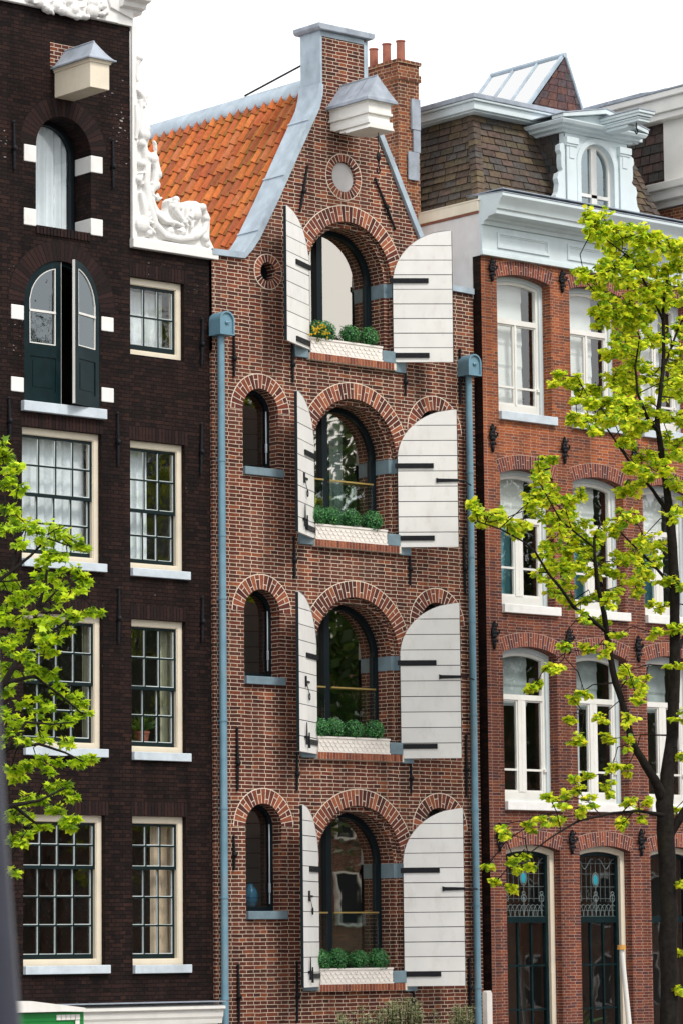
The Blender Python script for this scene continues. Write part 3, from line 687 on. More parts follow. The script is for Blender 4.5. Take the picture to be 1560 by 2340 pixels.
# iron wall anchors, given by their two ends
for a, b in [((533, 768), (533, 862)), ((665, 782), (667, 875)), ((922, 835), (923, 905)), ((1047, 800), (1048, 925)), ((669, 1230), (671, 1322)), ((932, 1255), (934, 1338)), ((1056, 1230), (1059, 1356)),
             ((540, 1665), (541, 1808)), ((676, 1722), (676, 1807)), ((935, 1738), (936, 1813)), ((1061, 1682), (1062, 1820)), ((532, 1912), (533, 1988)), ((542, 2206), (544, 2336)), ((676, 2200), (677, 2337)), ((941, 2256), (942, 2315)), ((1068, 2190), (1070, 2312)),
             ((700, 382), (683, 484)), ((854, 410), (900, 526))]:
    pa, pb = F(*a), F(*b); anchor(mid, pb.x, pb.z, pa.z, 0, pa.x-pb.x)
# rain pipes with their hoppers
for hpx, hy0, hy1, ppx in ((511, 712, 766, 510), (1073, 810, 859, 1079)):
    x = F(ppx, 1500, -.12).x; zt = F(hpx, hy0, -.2).z; zb = F(hpx, hy1, -.2).z
    mb = MB(); mb.tube([(x, -.12, .0), (x, -.12, zb+.05)], .06, 14)
    pp = mb.build('rain_pipe', M['pipe'], mid, smooth=40)
    for z in (2.9, 4.35, 5.9, 7.3, 8.9, 10.0, 11.4):
        if z > zb-.3: continue
        zz = z+rnd(-.2, .2); mb = MB(); mb.tube([(x, -.12, zz), (x, -.12, zz+.035)], .07, 14); mb.tube([(x, -.12, zz+.015), (x, 0, zz+.015)], .014, 6); mb.build('pipe_bracket', M['pipe'], pp, smooth=40)
    hw = .15; o_ = arch(x-hw, x+hw, zb, zt-hw, hw, 14); i_ = arch(x-hw+.025, x+hw-.025, zb+.025, zt-hw, hw-.025, 14)
    mb = MB(); mb.prism(o_, -.26, 0); mb.ring(o_, i_, -.29, -.26); mb.tube([(x, -.3, zb+.2), (x+.06, -.3, zb+.22)], .01, 5); mb.ell((x, -.27, zb+.2), (.03, .03, .03), 8, 6)
    mb.build('rain_hopper', M['pipe'], pp, smooth=30)
# chimney behind the right slope
mb = MB(); cx0, cx1, cy0, cy1 = 2.57, 3.06, 1.32, 2.5; ct = 19.0
mb.box(cx0, cx1, cy0, cy1, 14, ct-.32); mb.box(cx0-.03, cx1+.03, cy0-.03, cy1+.03, ct-.32, ct-.2); mb.box(cx0-.005, cx1+.005, cy0-.005, cy1+.005, ct-.2, ct-.02)
mb.box(cx0-.035, cx1+.035, cy0-.035, cy1+.035, ct-.02, ct+.04)
ch = mb.build('chimney', M['brick_chim'], mid)
for y, h in ((1.5, .42), (1.87, .44), (2.22, .42)):
    mb = MB(); mb.tube([(2.8, y, ct+.03), (2.8, y, ct+h)], [.078, .074], 16, cap=False); mb.tube([(2.8, y, ct+h), (2.8, y, ct+h+.02)], [.086, .086], 16); mb.build('chimney_pot', M['terracotta'], ch, smooth=40)
mb = MB()
for px, py, wp, hp_ in ((948, 262, .2, .55), (943, 380, .25, .5), (951, 320, .16, .45)):
    a = F(px, py, 1.29); mb.box(a.x-wp/2, a.x+wp/2, 1.26+rnd(0, .02), 1.29+rnd(0, .02), a.z-hp_/2, a.z+hp_/2)
mb.build('lead_flashing', M['lead'], ch)

# ------------------------------------------------------------------ left house
YL = .05
lef = thing('canal_house', 'dark brown brick house with white scrolled neck gable and cream window frames', 'house', (-5.68, YL, 0))
LX0, LX1 = -8.72, -2.735
ARCH_A = (-6.19, -5.12, 14.72, 15.985, .535); ARCH_B = (-6.41, -4.95, 11.93, 13.48, .73)
WINS = [(-6.45, -4.92, 9.49, 11.54, 4, 2, 2, .5), (-4.355, -3.255, 9.47, 11.51, 3, 2, 2, .54), (-6.42, -4.90, 6.60, 8.67, 4, 2, 2, .51), (-4.34, -3.26, 6.58, 8.67, 3, 2, 2, .51),
        (-6.42, -4.87, 3.28, 5.575, 4, 2, 3, .33), (-4.335, -3.27, 3.27, 5.58, 3, 2, 3, .33), (-4.345, -3.255, 12.88, 14.135, 3, 2, 0, 1)]
wl = MB(); ol = [(LX0, 0), (LX0, 14.62), (-7.03, 14.62), (-7.03, 18.9), (-4.33, 18.9), (-4.33, 14.62), (LX1, 14.62), (LX1, 0)]
R4 = lambda q: [(q[0], q[2]), (q[0], q[3]), (q[1], q[3]), (q[1], q[2])]
fill(wl, ol, [arch(*ARCH_A), arch(*ARCH_B)]+[R4(q) for q in WINS], YL)
reveal(wl, ol, YL, YL+.35); reveal(wl, arch(*ARCH_A), YL, YL+.6); reveal(wl, arch(*ARCH_B), YL, YL+.4)
for q in WINS: reveal(wl, R4(q), YL, YL+.3)
fill(wl, R4((-7.03, -4.33, 14.6, 18.9)), [arch(*ARCH_A)], YL+.35)
for x in (LX0, LX1): wl.face([(x, YL, 0), (x, 9, 0), (x, 9, 14.5), (x, YL, 14.5)])
wl.face([(LX0, 9, 0), (LX1, 9, 0), (LX1, 9, 14.5), (LX0, 9, 14.5)])
wl.build('wall', M['brick_dark'], lef)
for z0, z1 in ((-.2, 2.7), (2.9, 6.0), (6.1, 9.1), (9.2, 11.8), (11.85, 14.4), (14.45, 16.9)):
    room(lef, (LX0+.1 if z0 < 14 else -6.9), (LX1-.1 if z0 < 14 else -4.4), YL+.62, 4.6, z0, z1)
mb = MB(); mb.face([(LX1, YL+.36, 14.5), (-5.68, YL+.36, 16.95), (-5.68, 9, 16.95), (LX1, 9, 14.5)]); mb.face([(LX0, YL+.36, 14.5), (-5.68, YL+.36, 16.95), (-5.68, 9, 16.95), (LX0, 9, 14.5)]); mb.build('roof', M['slate'], lef)
seg_ring(lef, ARCH_A, YL, .3, DARK_PAL, (.009, .006, .006), proud=.005, split=False)
seg_ring(lef, ARCH_B, YL, .3, DARK_PAL, (.009, .006, .006), proud=.005, split=False)
for q in WINS:
    mb = MB(); xx = q[0]-.02
    while xx < q[1]+.02: mb.box(xx, xx+.052, YL-.004, YL+.05, q[3]+.004, q[3]+.22, col=vary(random.choice(DARK_PAL))); xx += .066
    mb.build('brick_lintel', M['ring'], lef)
DK = (.007, .016, .018)
def sash_window(x0, x1, z0, z1, cols, up, low, meet, drop=0):
    y = YL; fi = (x0+.035, x1-.09, z0+.085, z1-.1)
    mb = MB(); mb.ring(R4((x0, x1, z0, z1)), R4(fi), y+.09, y+.28); mb.ring(R4((x0+.015, x1-.03, z0+.03, z1-.03)), R4((fi[0]+.012, fi[1]-.012, fi[2]+.012, fi[3]-.012)), y+.105, y+.2)
    wn = mb.build('window', M['cream'], lef)
    gx0, gx1, gz0, gz1 = fi; zm = gz1-(gz1-gz0)*meet
    pn = MB()
    def sash(za, zb, nx, nz, yy, bot):
        mb = MB(); r = .05; gx = [gx0+r+(gx1-gx0-2*r)*i/nx for i in range(nx+1)]; gz = [za+bot+(zb-r-za-bot)*i/nz for i in range(nz+1)]
        mb.box(gx0, gx0+r, yy, yy+.04, za, zb, col=DK); mb.box(gx1-r, gx1, yy, yy+.04, za, zb, col=DK)
        mb.box(gx0+r, gx1-r, yy, yy+.04, za, za+bot, col=DK); mb.box(gx0+r, gx1-r, yy, yy+.04, zb-r, zb, col=DK)
        for i in range(1, nx): mb.box(gx[i]-.013, gx[i]+.013, yy+.004, yy+.036, za+bot, zb-r, col=DK)
        for i in range(1, nz): mb.box(gx0+r, gx1-r, yy+.006, yy+.034, gz[i]-.013, gz[i]+.013, col=DK)
        pt = (.52, .58, .58)      # white putty line along each pane
        for i in range(nx):
            for j in range(nz):
                a, b = gx[i+1]-(.013 if i < nx-1 else 0), gz[j]+(.013 if j else 0)
                mb.box(a-.011, a, yy+.008, yy+.03, b, gz[j+1]-.013, col=vary(pt, .1)); mb.box(gx[i]+.013, a-.011, yy+.008, yy+.03, b, b+.008+rnd(0, .006), col=vary(pt, .2))
        mb.build('sash', M['sash_dark'], wn)
        pn.face([(gx0+.02, yy+.03, za+.02), (gx1-.02, yy+.03, za+.02), (gx1-.02, yy+.03, zb-.02), (gx0+.02, yy+.03, zb-.02)])
    if low:
        sash(zm-.03-drop, gz1-drop*.2, cols, up, y+.125, .055); sash(gz0+drop, zm+.03, cols, low, y+.175, .085)
    else: sash(gz0, gz1, cols, up, y+.13, .1)
    pn.build('pane', M['glass_old'], wn)
    if low:
        mb = MB(); mb.box(x0-.0, x1+.06, y-.07, y+.09, z0-.13, z0); mb.build('sill', M['sill_grey'], wn, bevel=.008)
for i, q in enumerate(WINS): sash_window(*q[:2], *q[2:4], *q[4:8])
# top arched window
mb = MB(); mb.ring(arch(*ARCH_A), arch(*inset(ARCH_A, .06, .05)), YL+.44, YL+.54); wn = mb.build('arched_window', M['frame_dark'], lef)
mb = MB(); fill(mb, arch(*inset(ARCH_A, .05, .04)), [], YL+.49); mb.build('pane', M['glass_old'], wn)
mb = MB(); xx = ARCH_A[0]
while xx < ARCH_A[1]-.05: mb.box(xx, xx+.052, YL-.03, YL+.2, ARCH_A[2]-.13, ARCH_A[2]-.0, col=vary(random.choice(DARK_PAL))); xx += .066
mb.build('sill', M['ring'], lef)
for zs_ in ((15.71, 15.98), (14.70, 14.97)):
    for s in (-1, 1):
        xe = ARCH_A[0] if s < 0 else ARCH_A[1]; mb = MB()
        mb.box(min(xe, xe+s*.23)-(.006 if s > 0 else 0), max(xe, xe+s*.23)+(.006 if s < 0 else 0), YL-.012, YL+.42, *zs_); mb.build('corner_block', M['stone'], lef, bevel=.012)
for zs_ in ((13.19, 13.42), (12.06, 12.29)):
    for s in (-1, 1):
        xe = ARCH_B[0]-.01 if s < 0 else ARCH_B[1]+.03; mb = MB(); mb.box(min(xe, xe+s*.24), max(xe, xe+s*.24), YL-.012, YL+.1, *zs_); mb.build('corner_block', M['stone'], lef, bevel=.012)
curtain(-6.2, -5.19, 14.75, 16.5, YL+.57, M['curtain'], 'white sheer curtain in the topmost arched window of the dark house', .16, .02)
# loading doors
mb = MB(); x0, x1 = ARCH_B[:2]; mb.box(x0-.06, x1+.08, YL-.09, YL+.3, 11.77, 11.93); mb.build('sill', M['sill_grey'], lef, bevel=.01)
def leaf(hx, rot, y, face):
    r, wd = .73, .725; zb, zs_ = 11.94, 13.48
    top = [(u, zs_+sqrt(max(0, (r-.004)**2-(r-u)**2))) for u in [.006+(wd-.006)*i/14 for i in range(15)]]
    ol = [(.006, zb)] + top + [(wd, zb)]
    ri = r-.115; g0 = .125; g1 = wd-.1
    def gl(g): return [(g0+g, 12.86+g)] + [(u, zs_+sqrt(max(0, (ri-g)**2-(r-u)**2))) for u in [r-(ri-g)+.004+(g1-g-(r-(ri-g))-.004)*i/12 for i in range(13)]] + [(g1-g, 12.86+g)]
    pn = [(.13, 12.12), (.13, 12.66), (g1, 12.66), (g1, 12.12)]; th = .045
    mb = MB(); hole = gl(0)
    for yy in (-th/2, th/2): fill(mb, ol, [hole, pn], yy)
    reveal(mb, ol, -th/2, th/2); reveal(mb, hole, -th/2, th/2); reveal(mb, pn, -th/2, th/2)
    mb.box(.13, g1, -.008, .008, 12.12, 12.66); mb.box(.19, g1-.06, -.016, .016, 12.18, 12.6)
    o = mb.build('loading_door', M['door_green'], lef, local=True); o.location = (hx+5.68, y-YL, 0); o.rotation_euler = (0, 0, rot)
    mb = MB(); fill(mb, hole, [], 0); mb.build('pane', M['glass_door'], o, local=True)
    mb = MB(); mb.ring(gl(0), gl(.017), -.018, .018); mb.box(g0, g1, -.026, .026, 13.36, 13.395); mb.box(wd, wd+.006, -th/2, th/2, zb, top[-1][1]); mb.build('glazing_bead', M['white'], o, local=True)
    return o
leaf(x0, 0, YL+.05, -1); leaf(x1, pi+radians(21), YL+.03, 1)
mb = MB(); mb.ring(arch(*ARCH_B), arch(*inset(ARCH_B, .05, .01)), YL+.09, YL+.16); mb.build('door_frame', M['door_green'], lef)
# curtains behind the sash windows
curtain(-6.36, -5.0, 9.55, 11.45, YL+.36, M['curtain'], 'white curtain filling the wide sash window below the loading doors', .2, .02)
curtain(-4.27, -3.75, 9.6, 11.42, YL+.36, M['curtain'], 'white curtain over left part of the narrow window with lowered sash', .14, .02)
curtain(F(366, 1550, YL+.36).x, F(399, 1550, YL+.36).x, 6.65, 8.6, YL+.36, M['curtain_grey'], 'grey green drape at right of the narrow third row window', .1, .025)
curtain(F(188, 1550, YL+.36).x, F(202, 1550, YL+.36).x, 6.65, 8.6, YL+.36, M['curtain_grey'], 'dim drape in the wide window half hidden by maple leaves', .08, .02)
curtain(F(346, 2000, YL+.36).x, F(398, 2000, YL+.36).x, 3.32, 5.5, YL+.36, M['curtain_beige'], 'beige drape in the lowest narrow window of the dark house', .12, .035)
curtain(-4.25, -3.36, 12.95, 14.0, YL+.45, M['curtain'], 'pale curtain in the small six pane window beside loading doors', .35, .02)
mb = MB(); a = F(330, 1690, .45)
for k, (r1, h1, r2, h2) in enumerate([(.09, 0, .13, .2), (.14, .2, .14, .24)]):
    for i in range(14):
        t, u_ = 2*pi*i/14, 2*pi*(i+1)/14; o = V((a.x, .52, 6.7)); mb.face([o+V((r1*cos(t), r1*sin(t), h1)), o+V((r1*cos(u_), r1*sin(u_), h1)), o+V((r2*cos(u_), r2*sin(u_), h2)), o+V((r2*cos(t), r2*sin(t), h2))])
fp = tag(mb.build('flower_pot', M['terracotta'], smooth=40), 'terracotta pot with a leafy house plant inside the narrow third row window', 'house plant')
mb = MB()
for i in range(70):
    o = V((a.x, .52, 6.92)); d = V((rnd(-1, 1), rnd(-.4, .4), rnd(.1, 1.2))).normalized(); e = o+d*rnd(.15, .5); s = d.orthogonal()*.02
    mb.face([o, (o+e)/2+s+V((0, 0, .04)), e, (o+e)/2-s+V((0, 0, .04))], col=vary((.1, .2, .05)))
mb.build('foliage', M['leaf'], fp)
# anchors
for a, b in [((30, 279), (31, 388)), ((256, 321), (257, 430)), ((19, 910), (21, 1005)), ((267, 945), (268, 1064)), ((461, 730), (459, 834)), ((459, 969), (457, 1085)), ((21, 1336), (22, 1440)), ((270, 1345), (269, 1470)), ((461, 1366), (460, 1466))]:
    pa, pb = F(*a, YL), F(*b, YL); anchor(lef, pb.x, pb.z, pa.z, YL, pa.x-pb.x)
hoist(lef, -5.64, YL, .95, .37, 16.8, 17.26, 17.58, False)
mb = MB(); mb.box(-5.92, -5.3, YL-.01, YL+.05, 17.3, 17.68); mb.build('bare_brick_patch', M['brick_mid'], lef)

# carved white gable trim: blocks and scrolls fused into one carved surface
def carve(mb, name, parent, mt, vox=.016):
    o = mb.build(name, mt, parent, weld=True)
    r = o.modifiers.new('fuse', 'REMESH'); r.mode = 'VOXEL'; r.voxel_size = vox; r.use_smooth_shade = True
    s = o.modifiers.new('soft', 'SMOOTH'); s.factor = .4; s.iterations = 1
    return o
def Q(px, py, y=YL): p = F(px, py, y); return (p.x, p.z)
sil = [(296, 70), (303, 95), (306, 120), (318, 126), (319, 142), (308, 152), (306, 172), (313, 188), (306, 200), (319, 207), (331, 222), (331, 240), (320, 252), (316, 262), (322, 282), (339, 296), (343, 312), (338, 328), (336, 340), (347, 354), (356, 376), (363, 402), (361, 422), (351, 436), (352, 455), (363, 479), (378, 488), (386, 474), (387, 458), (394, 451), (404, 454), (412, 464), (430, 459), (448, 460), (464, 470), (475, 486), (479, 508), (478, 545), (492, 576), (492, 590), (300, 562)]
pts = [Q(*p) for p in sil]
mb = MB(); mb.prism(pts, YL-.02, YL+.2)
def sw(pl, rad, y=YL-.05): mb.tube([(*(lambda q: (q[0], y, q[1]))(Q(*p)),) for p in pl], rad, 8)
sw([(318, 230), (316, 290), (326, 340), (332, 380), (330, 420), (336, 470), (350, 515), (372, 540), (405, 548), (440, 545), (462, 528), (470, 500), (460, 478), (440, 470), (424, 480), (422, 500), (434, 510), (446, 502)], [.05, .05, .06, .07, .07, .07, .075, .07, .065, .06, .06, .055, .055, .055, .05, .045, .04, .05])
sw([(344, 350), (352, 390), (346, 430), (338, 450)], [.06, .075, .065, .03], YL-.07)
sw([(340, 455), (350, 490), (372, 508), (398, 512), (415, 520)], [.05, .05, .05, .04, .02], YL-.08)
sw([(393, 462), (395, 482), (408, 500), (425, 520)], [.06, .06, .05, .03], YL-.07)
sw([(318, 440), (326, 480), (330, 520), (350, 535)], [.04, .06, .06, .03], YL-.06)
sw([(308, 205), (322, 222), (326, 238), (316, 248)], [.03, .06, .05, .03], YL-.06)
sw([(308, 130), (314, 136), (310, 150), (308, 175), (311, 188)], [.03, .06, .04, .03, .04], YL-.05)
sw([(306, 240), (309, 280), (306, 320)], [.04, .06, .04], YL-.05)
for px, py, r, ry in [(326, 310, .11, .1), (320, 330, .07, .08), (330, 296, .08, .08), (346, 366, .1, .1), (334, 362, .08, .09), (354, 400, .09, .1), (352, 424, .08, .08), (318, 375, .07, .08), (312, 412, .07, .08), (316, 420, .05, .06), (318, 515, .14, .1), (336, 535, .06, .07), (398, 458, .06, .08), (390, 474, .06, .08), (404, 476, .07, .08), (442, 490, .12, .1), (458, 476, .07, .09), (466, 500, .07, .08), (440, 540, .09, .08), (465, 545, .08, .07), (385, 530, .07, .07), (412, 532, .08, .07), (470, 560, .06, .05), (314, 134, .07, .08), (326, 222, .06, .07), (322, 244, .05, .07), (314, 212, .05, .06)]:
    x, z = Q(px, py); mb.ell((x, YL-.05, z), (r, ry, r*1.05), 10, 8)
for i in range(26):
    px, py = random.choice([(rnd(312, 350), rnd(300, 440)), (rnd(330, 360), rnd(450, 520)), (rnd(380, 470), rnd(470, 545))]); x, z = Q(px, py); a = rnd(0, pi)
    mb.ell((x, YL-.075, z), (.075, .045, .026), 8, 6, rot=Matrix.Rotation(a, 3, 'Y'))
gs = carve(mb, 'gable_scroll', lef, M['stone'], .012)
mb = MB(); a, b = -4.33, -2.63
mb.box(a-.02, b+.02, YL-.1, YL+.22, 14.59, 14.74); mb.box(a-.01, b-.02, YL-.07, YL+.2, 14.742, 14.77); mb.box(a-.005, a+.09, YL-.06, YL+.2, 14.77, 18.2); mb.build('gable_edge', M['stone'], lef, bevel=.01)
mb = MB(); mb.box(-7.05, -4.31, YL-.06, YL+.36, 18.19, 18.9); mb.box(-7.05, -4.62, YL-.08, YL-.06, 18.19, 18.23); mb.prism([(-4.95, 18.9), (-4.78, 18.42), (-4.34, 18.3), (-4.34, 18.9)], YL-.1, YL-.06)
for i in range(9):
    pass
mb.build('frieze', M['stone'], lef, bevel=.008)
mb = MB()
def sw2(pl, rad, y=YL-.09): mb.tube([(Q(*p)[0], y, Q(*p)[1]) for p in pl], rad, 8)
sw2([(62, 5), (85, 12), (98, 25), (115, 22), (135, 30), (160, 38), (185, 42)], [.03, .05, .04, .06, .05, .05, .04])
sw2([(125, -8), (130, 15), (145, 30), (165, 30), (180, 15)], [.05, .06, .06, .05, .04])
for px, py, r in [(80, 6, .1), (98, 22, .07), (118, 15, .1), (135, 26, .09), (160, 22, .12), (150, 5, .1), (178, 38, .07), (190, 42, .05), (205, 28, .12), (206, 10, .1), (225, 36, .05), (232, 32, .06), (215, 20, .07), (228, 18, .06), (105, 28, .05), (170, 42, .05), (60, 0, .07)]:
    x, z = Q(px, py); mb.ell((x, YL-.09, z), (r, .09, r), 10, 8)
for i in range(16): x, z = Q(rnd(75, 230), rnd(0, 38)); mb.ell((x, YL-.13, z), (.07, .04, .022), 8, 6, rot=Matrix.Rotation(rnd(0, pi), 3, 'Y'))
carve(mb, 'frieze_carving', lef, M['stone'], .014)
mb = MB(); zc = 18.42; prof = [(YL+.3, zc-.02), (YL-.08, zc-.02), (YL-.1, zc+.03), (YL-.2, zc+.05), (YL-.22, zc+.12), (YL-.34, zc+.15), (YL-.36, zc+.2), (YL+.3, zc+.26)]
mb.prism(prof, -4.62, -4.16, axis='x'); mb.box(-4.60, -4.18, YL-.36, YL+.3, zc+.262, zc+.29, m=1); mb.build('gable_cornice', [M['stone'], M['lead']], lef)
# shop front at the foot
mb = MB(); prof = [(YL, 2.35), (YL-.27, 2.35), (YL-.28, 2.42), (YL-.30, 2.46), (YL-.31, 2.55), (YL-.36, 2.58), (YL-.36, 2.62), (YL, 2.68)]
mb.prism(prof, -8.6, -2.78, axis='x'); mb.box(-8.55, -2.85, YL-.25, YL, 0, 2.349); mb.box(-8.6, -2.78, YL-.37, YL-.002, 2.684, 2.70, m=1)
mb.build('shop_front', [M['white'], M['lead']], lef)

# ------------------------------------------------------------------ right house
YR = -.2
rig = thing('canal_house', 'orange red brick house with pale blue cornice and slate mansard with a dormer', 'house', (5.7, YR, 0))
RX0, RX1 = 3.06, 8.42
COLS = [(3.43, 4.715), (5.19, 6.44), (6.94, 8.17)]
ROWS = [(12.66, 15.0, .1), (9.32, 11.57, .12), (5.95, 8.49, .12), (.3, 5.12, .1)]
RW = [(a, b, z0, zs, ri) for z0, zs, ri in ROWS for a, b in COLS]
wl = MB(); fill(wl, [(RX0, 0), (RX0, 15.6), (RX1, 15.6), (RX1, 0)], [arch(*p, n=14) for p in RW], YR)
for p in RW: reveal(wl, arch(*p, n=14), YR, YR+.45)
wl.face([(RX0, YR, 0), (RX0, 9, 0), (RX0, 9, 15.5), (RX0, YR, 15.5)], m=1); wl.face([(RX1, YR, 0), (RX1, 9, 0), (RX1, 9, 15.5), (RX1, YR, 15.5)])  # left side face coloured near-black, its shadow put into the brick colour
wl.face([(RX0, 9, 0), (RX1, 9, 0), (RX1, 9, 15.5), (RX0, 9, 15.5)])
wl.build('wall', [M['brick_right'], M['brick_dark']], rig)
for z0, z1 in ((-.2, 5.6), (5.7, 9.0), (9.1, 12.3), (12.4, 15.4)): room(rig, RX0+.15, RX1-.15, YR+.5, 4.5, z0, z1)
for p in RW: seg_ring(rig, p, YR, .24, RIGHT_PAL, (.5, .37, .3), bw=.05, gap=.009, proud=.004, lip=.006)
def right_window(p, row, ci):
    x0, x1, z0, zs, ri = p; y = YR; A = lambda q: arch(*q, n=14)
    if row < 3:
        c1 = inset(p, .085, .02); c2 = inset(c1, .055, .16)
        mb = MB(); mb.ring(A(p), A(c1), y+.2, y+.36); wn = mb.build('window', M['pale_blue'], rig)
        zt = [F(1140, 733, y+.25).z, F(1145, 1186, y+.25).z, F(1150, 1592, y+.25).z][row]; zl = [F(1140, 882, y+.25).z, F(1146, 1296, y+.25).z, F(1152, 1758, y+.25).z][row]
        mb = MB(); mb.ring(A(c1), A(c2), y+.235, y+.31)
        xm = (x0+x1)/2; mw = .02 if row == 0 else .085
        mb.box(c2[0], c2[1], y+.22, y+.30, zt-.045, zt+.045); mb.box(xm-mw, xm+mw, y+.225, y+.29, c2[2], zt-.045)
        mb.box(c2[0], c2[1], y+.24, y+.285, zl-.018, zl+.018)
        if row: mb.box(xm-.006, xm+.006, y+.221, y+.224, c2[2], zt-.045)
        for a, b in ((c2[0], xm-mw), (xm+mw, c2[1])):
            mb.ring(R4((a, b, c2[2], zt-.045)), R4((a+.03, b-.03, c2[2]+.03, zt-.075)), y+.245, y+.29)
        mb.box(c2[1]+.0, c2[1]+.05, y+.2, y+.235, zl-.03, zl+.02) if row != 1 else None
        mb.build('sash', M['white'], wn)
        mb = MB(); fill(mb, A(inset(c1, .05, .1)), [], y+.275); mb.build('pane', M['glass_right'], wn)
        mb = MB(); mb.box(x0-.0, x1+.07, y-.08, y+.2, z0-.15, z0); mb.build('sill', M['sill_grey'] if row < 1 else M['stone'], wn, bevel=.01)
    else:
        c1 = inset(p, .1, .02); c2 = inset(c1, .06, .1); zt = F(1160, 2101, y+.25).z
        mb = MB(); mb.ring(A(p), A(c1), y+.16, y+.36); wn = mb.build('window', M['cream'] if ci < 9 else M['white'], rig)
        mb = MB(); mb.ring(A(c1), A(c2), y+.22, y+.3); mb.box(c2[0], c2[1], y+.2, y+.3, zt-.06, zt+.045)
        if ci < 2:
            for fx in (.335, .67): xx = c2[0]+(c2[1]-c2[0])*fx; mb.box(xx-.018, xx+.018, y+.235, y+.275, c2[2], zt-.06)
            for py in (2207, 2308): zz = F(1170, py, y+.25).z; mb.box(c2[0], c2[1], y+.237, y+.273, zz-.016, zz+.016)
        mb.build('sash', M['door_green'], wn)
        mb = MB(); fill(mb, A(inset(c1, .04, .05)), [], y+.262); mb.build('pane', M['glass_right'], wn)
        if ci < 2:
            mb = MB(); lead = (.13, .165, .165); xc = (c2[0]+c2[1])/2; w_ = c2[1]-c2[0]; yl = y+.252; top = c2[3]+.02
            def ln(a, b, r=.0045): mb.tube([(a[0], yl, a[1]), (b[0], yl, b[1])], r, 4, col=lead, cap=False)
            for i in range(1, 8): xx = c2[0]+w_*i/8; ln((xx, zt+.3), (xx, top))
            for j in range(6): zz = zt+.05+(.0, .1, .3, .5, .72, .9)[j]*(top-zt-.05)/1.0; ln((c2[0], zz), (c2[1], zz))
            for i in range(9):
                xx = c2[0]+w_*(i+.5)/9
                q = [(xx+.1*cos(t), yl, zt+.05+.2*sin(t)) for t in [pi*k/8 for k in range(9)]]; mb.tube(q, .006, 4, col=lead, cap=False)
            for fx in (.06, .5, .94):
                xx = c2[0]+w_*fx; ln((xx, zt+.05), (xx, zt+.44), .01)
                for rr, dz in ((.06, .36), (.035, .44)): mb.tube([(xx+rr*cos(t), yl, zt+dz+rr*sin(t)) for t in [2*pi*k/12 for k in range(13)]], .009, 4, col=lead, cap=False)
            zc_ = F(1191 if ci == 0 else 1357, 2006 if ci == 0 else 2011, y+.25).z
            for rr in (.1, .075): mb.tube([(xc+rr*cos(t)*.8, yl, zc_+rr*1.25*sin(t)) for t in [2*pi*k/20 for k in range(21)]], .009, 4, col=lead, cap=False)
            ln((xc, zt+.4), (xc, zc_-.1), .008); mb.ell((xc, yl, zc_-.36), (.03, .01, .04), 8, 6, col=lead)
            for s in (-1, 1): mb.tube([(xc+s*(.05+.55*t*w_*.8), yl-.0, top-.03-.12*sin(3*t)+.05*sin(9*t)) for t in [k/12 for k in range(13)]], .008, 4, col=lead, cap=False)
            mb.ell((xc, yl, zc_), (.06, .012, .095), 12, 8, col=(.02, .28, .36))
            mb.build('leaded_light', M['sash_dark'], wn)
for i, p in enumerate(RW): right_window(p, i//3, i % 3)
# blinds, curtains and added grey reflection sheets inside
def blind(x0, x1, z0, z1, y, label, mt):
    mb = MB(); n = max(1, round((z1-z0)/.36)); h = (z1-z0)/n
    for i in range(n):
        a, b = z0+i*h, z0+(i+1)*h
        mb.face([(x0, y, b), (x1, y, b), (x1, y-.02, a+.05), (x0, y-.02, a+.05)]); mb.face([(x0, y-.02, a+.05), (x1, y-.02, a+.05), (x1, y-.0, a), (x0, y-.0, a)])
    return tag(mb.build('roman_blind_and_reflection', mt), label, 'blind', 'blinds in the orange brick house')
nm = ['left', 'middle', 'right']
for ci, (a, b) in enumerate(COLS):
    blind(a+.05, b-.3, 12.75, 15.08, YR+.44, f'white folded blind pulled down in the {nm[ci]} top floor window of the orange brick house', M['blind'])
    blind(a+.05, b-.32, 10.75, 11.65, YR+.44, f'white blind half lowered in the {nm[ci]} window one row below the top floor', M['blind'])
for ci, (a, b) in enumerate(COLS): blind(a+.05, b-.3, 7.62, 8.6, YR+.46, f'grey reflection sheet behind the {nm[ci]} upper pane in the row above the leaded windows', M['pane_reflection_grey'])  # sheets added behind the upper panes, imitating their grey reflection
M['curtain_teal'] = paint('blue_green_curtain', (.14, .36, .42), .9, .06, 4, 0)
for ci, (a, b) in enumerate(COLS): curtain(a+.06, b-.62+.1*ci, 9.4, 10.95, YR+.47, M['curtain_teal'], f'blue green curtain in the {nm[ci]} window one row below the top floor', .2, .015)
curtain(COLS[1][0]+.1, COLS[1][0]+.5, 6.05, 7.6, YR+.47, M['curtain'], 'pale curtain behind the twisting limb in the row above the leaded windows', .15, .02)
mb = MB(); o = V((5.75, .6, .3)); mb.tube([o, o+V((0, 0, .4))], [.13, .17], 12, col=(.3, .28, .26))
for i in range(170):
    d = V((rnd(-1, 1), rnd(-.6, .6), rnd(.2, 1.6))).normalized(); b_ = o+V((0, 0, .4+rnd(0, 1.4))); e = b_+d*rnd(.25, .7); s = d.orthogonal()*.035
    mb.face([b_, (b_+e)/2+s+V((0, 0, .06)), e, (b_+e)/2-s+V((0, 0, .06))], col=vary((.05, .12, .04), .4))
tag(mb.build('house_plant', M['leaf']), 'tall leafy house plant behind the middle leaded street window', 'house plant')

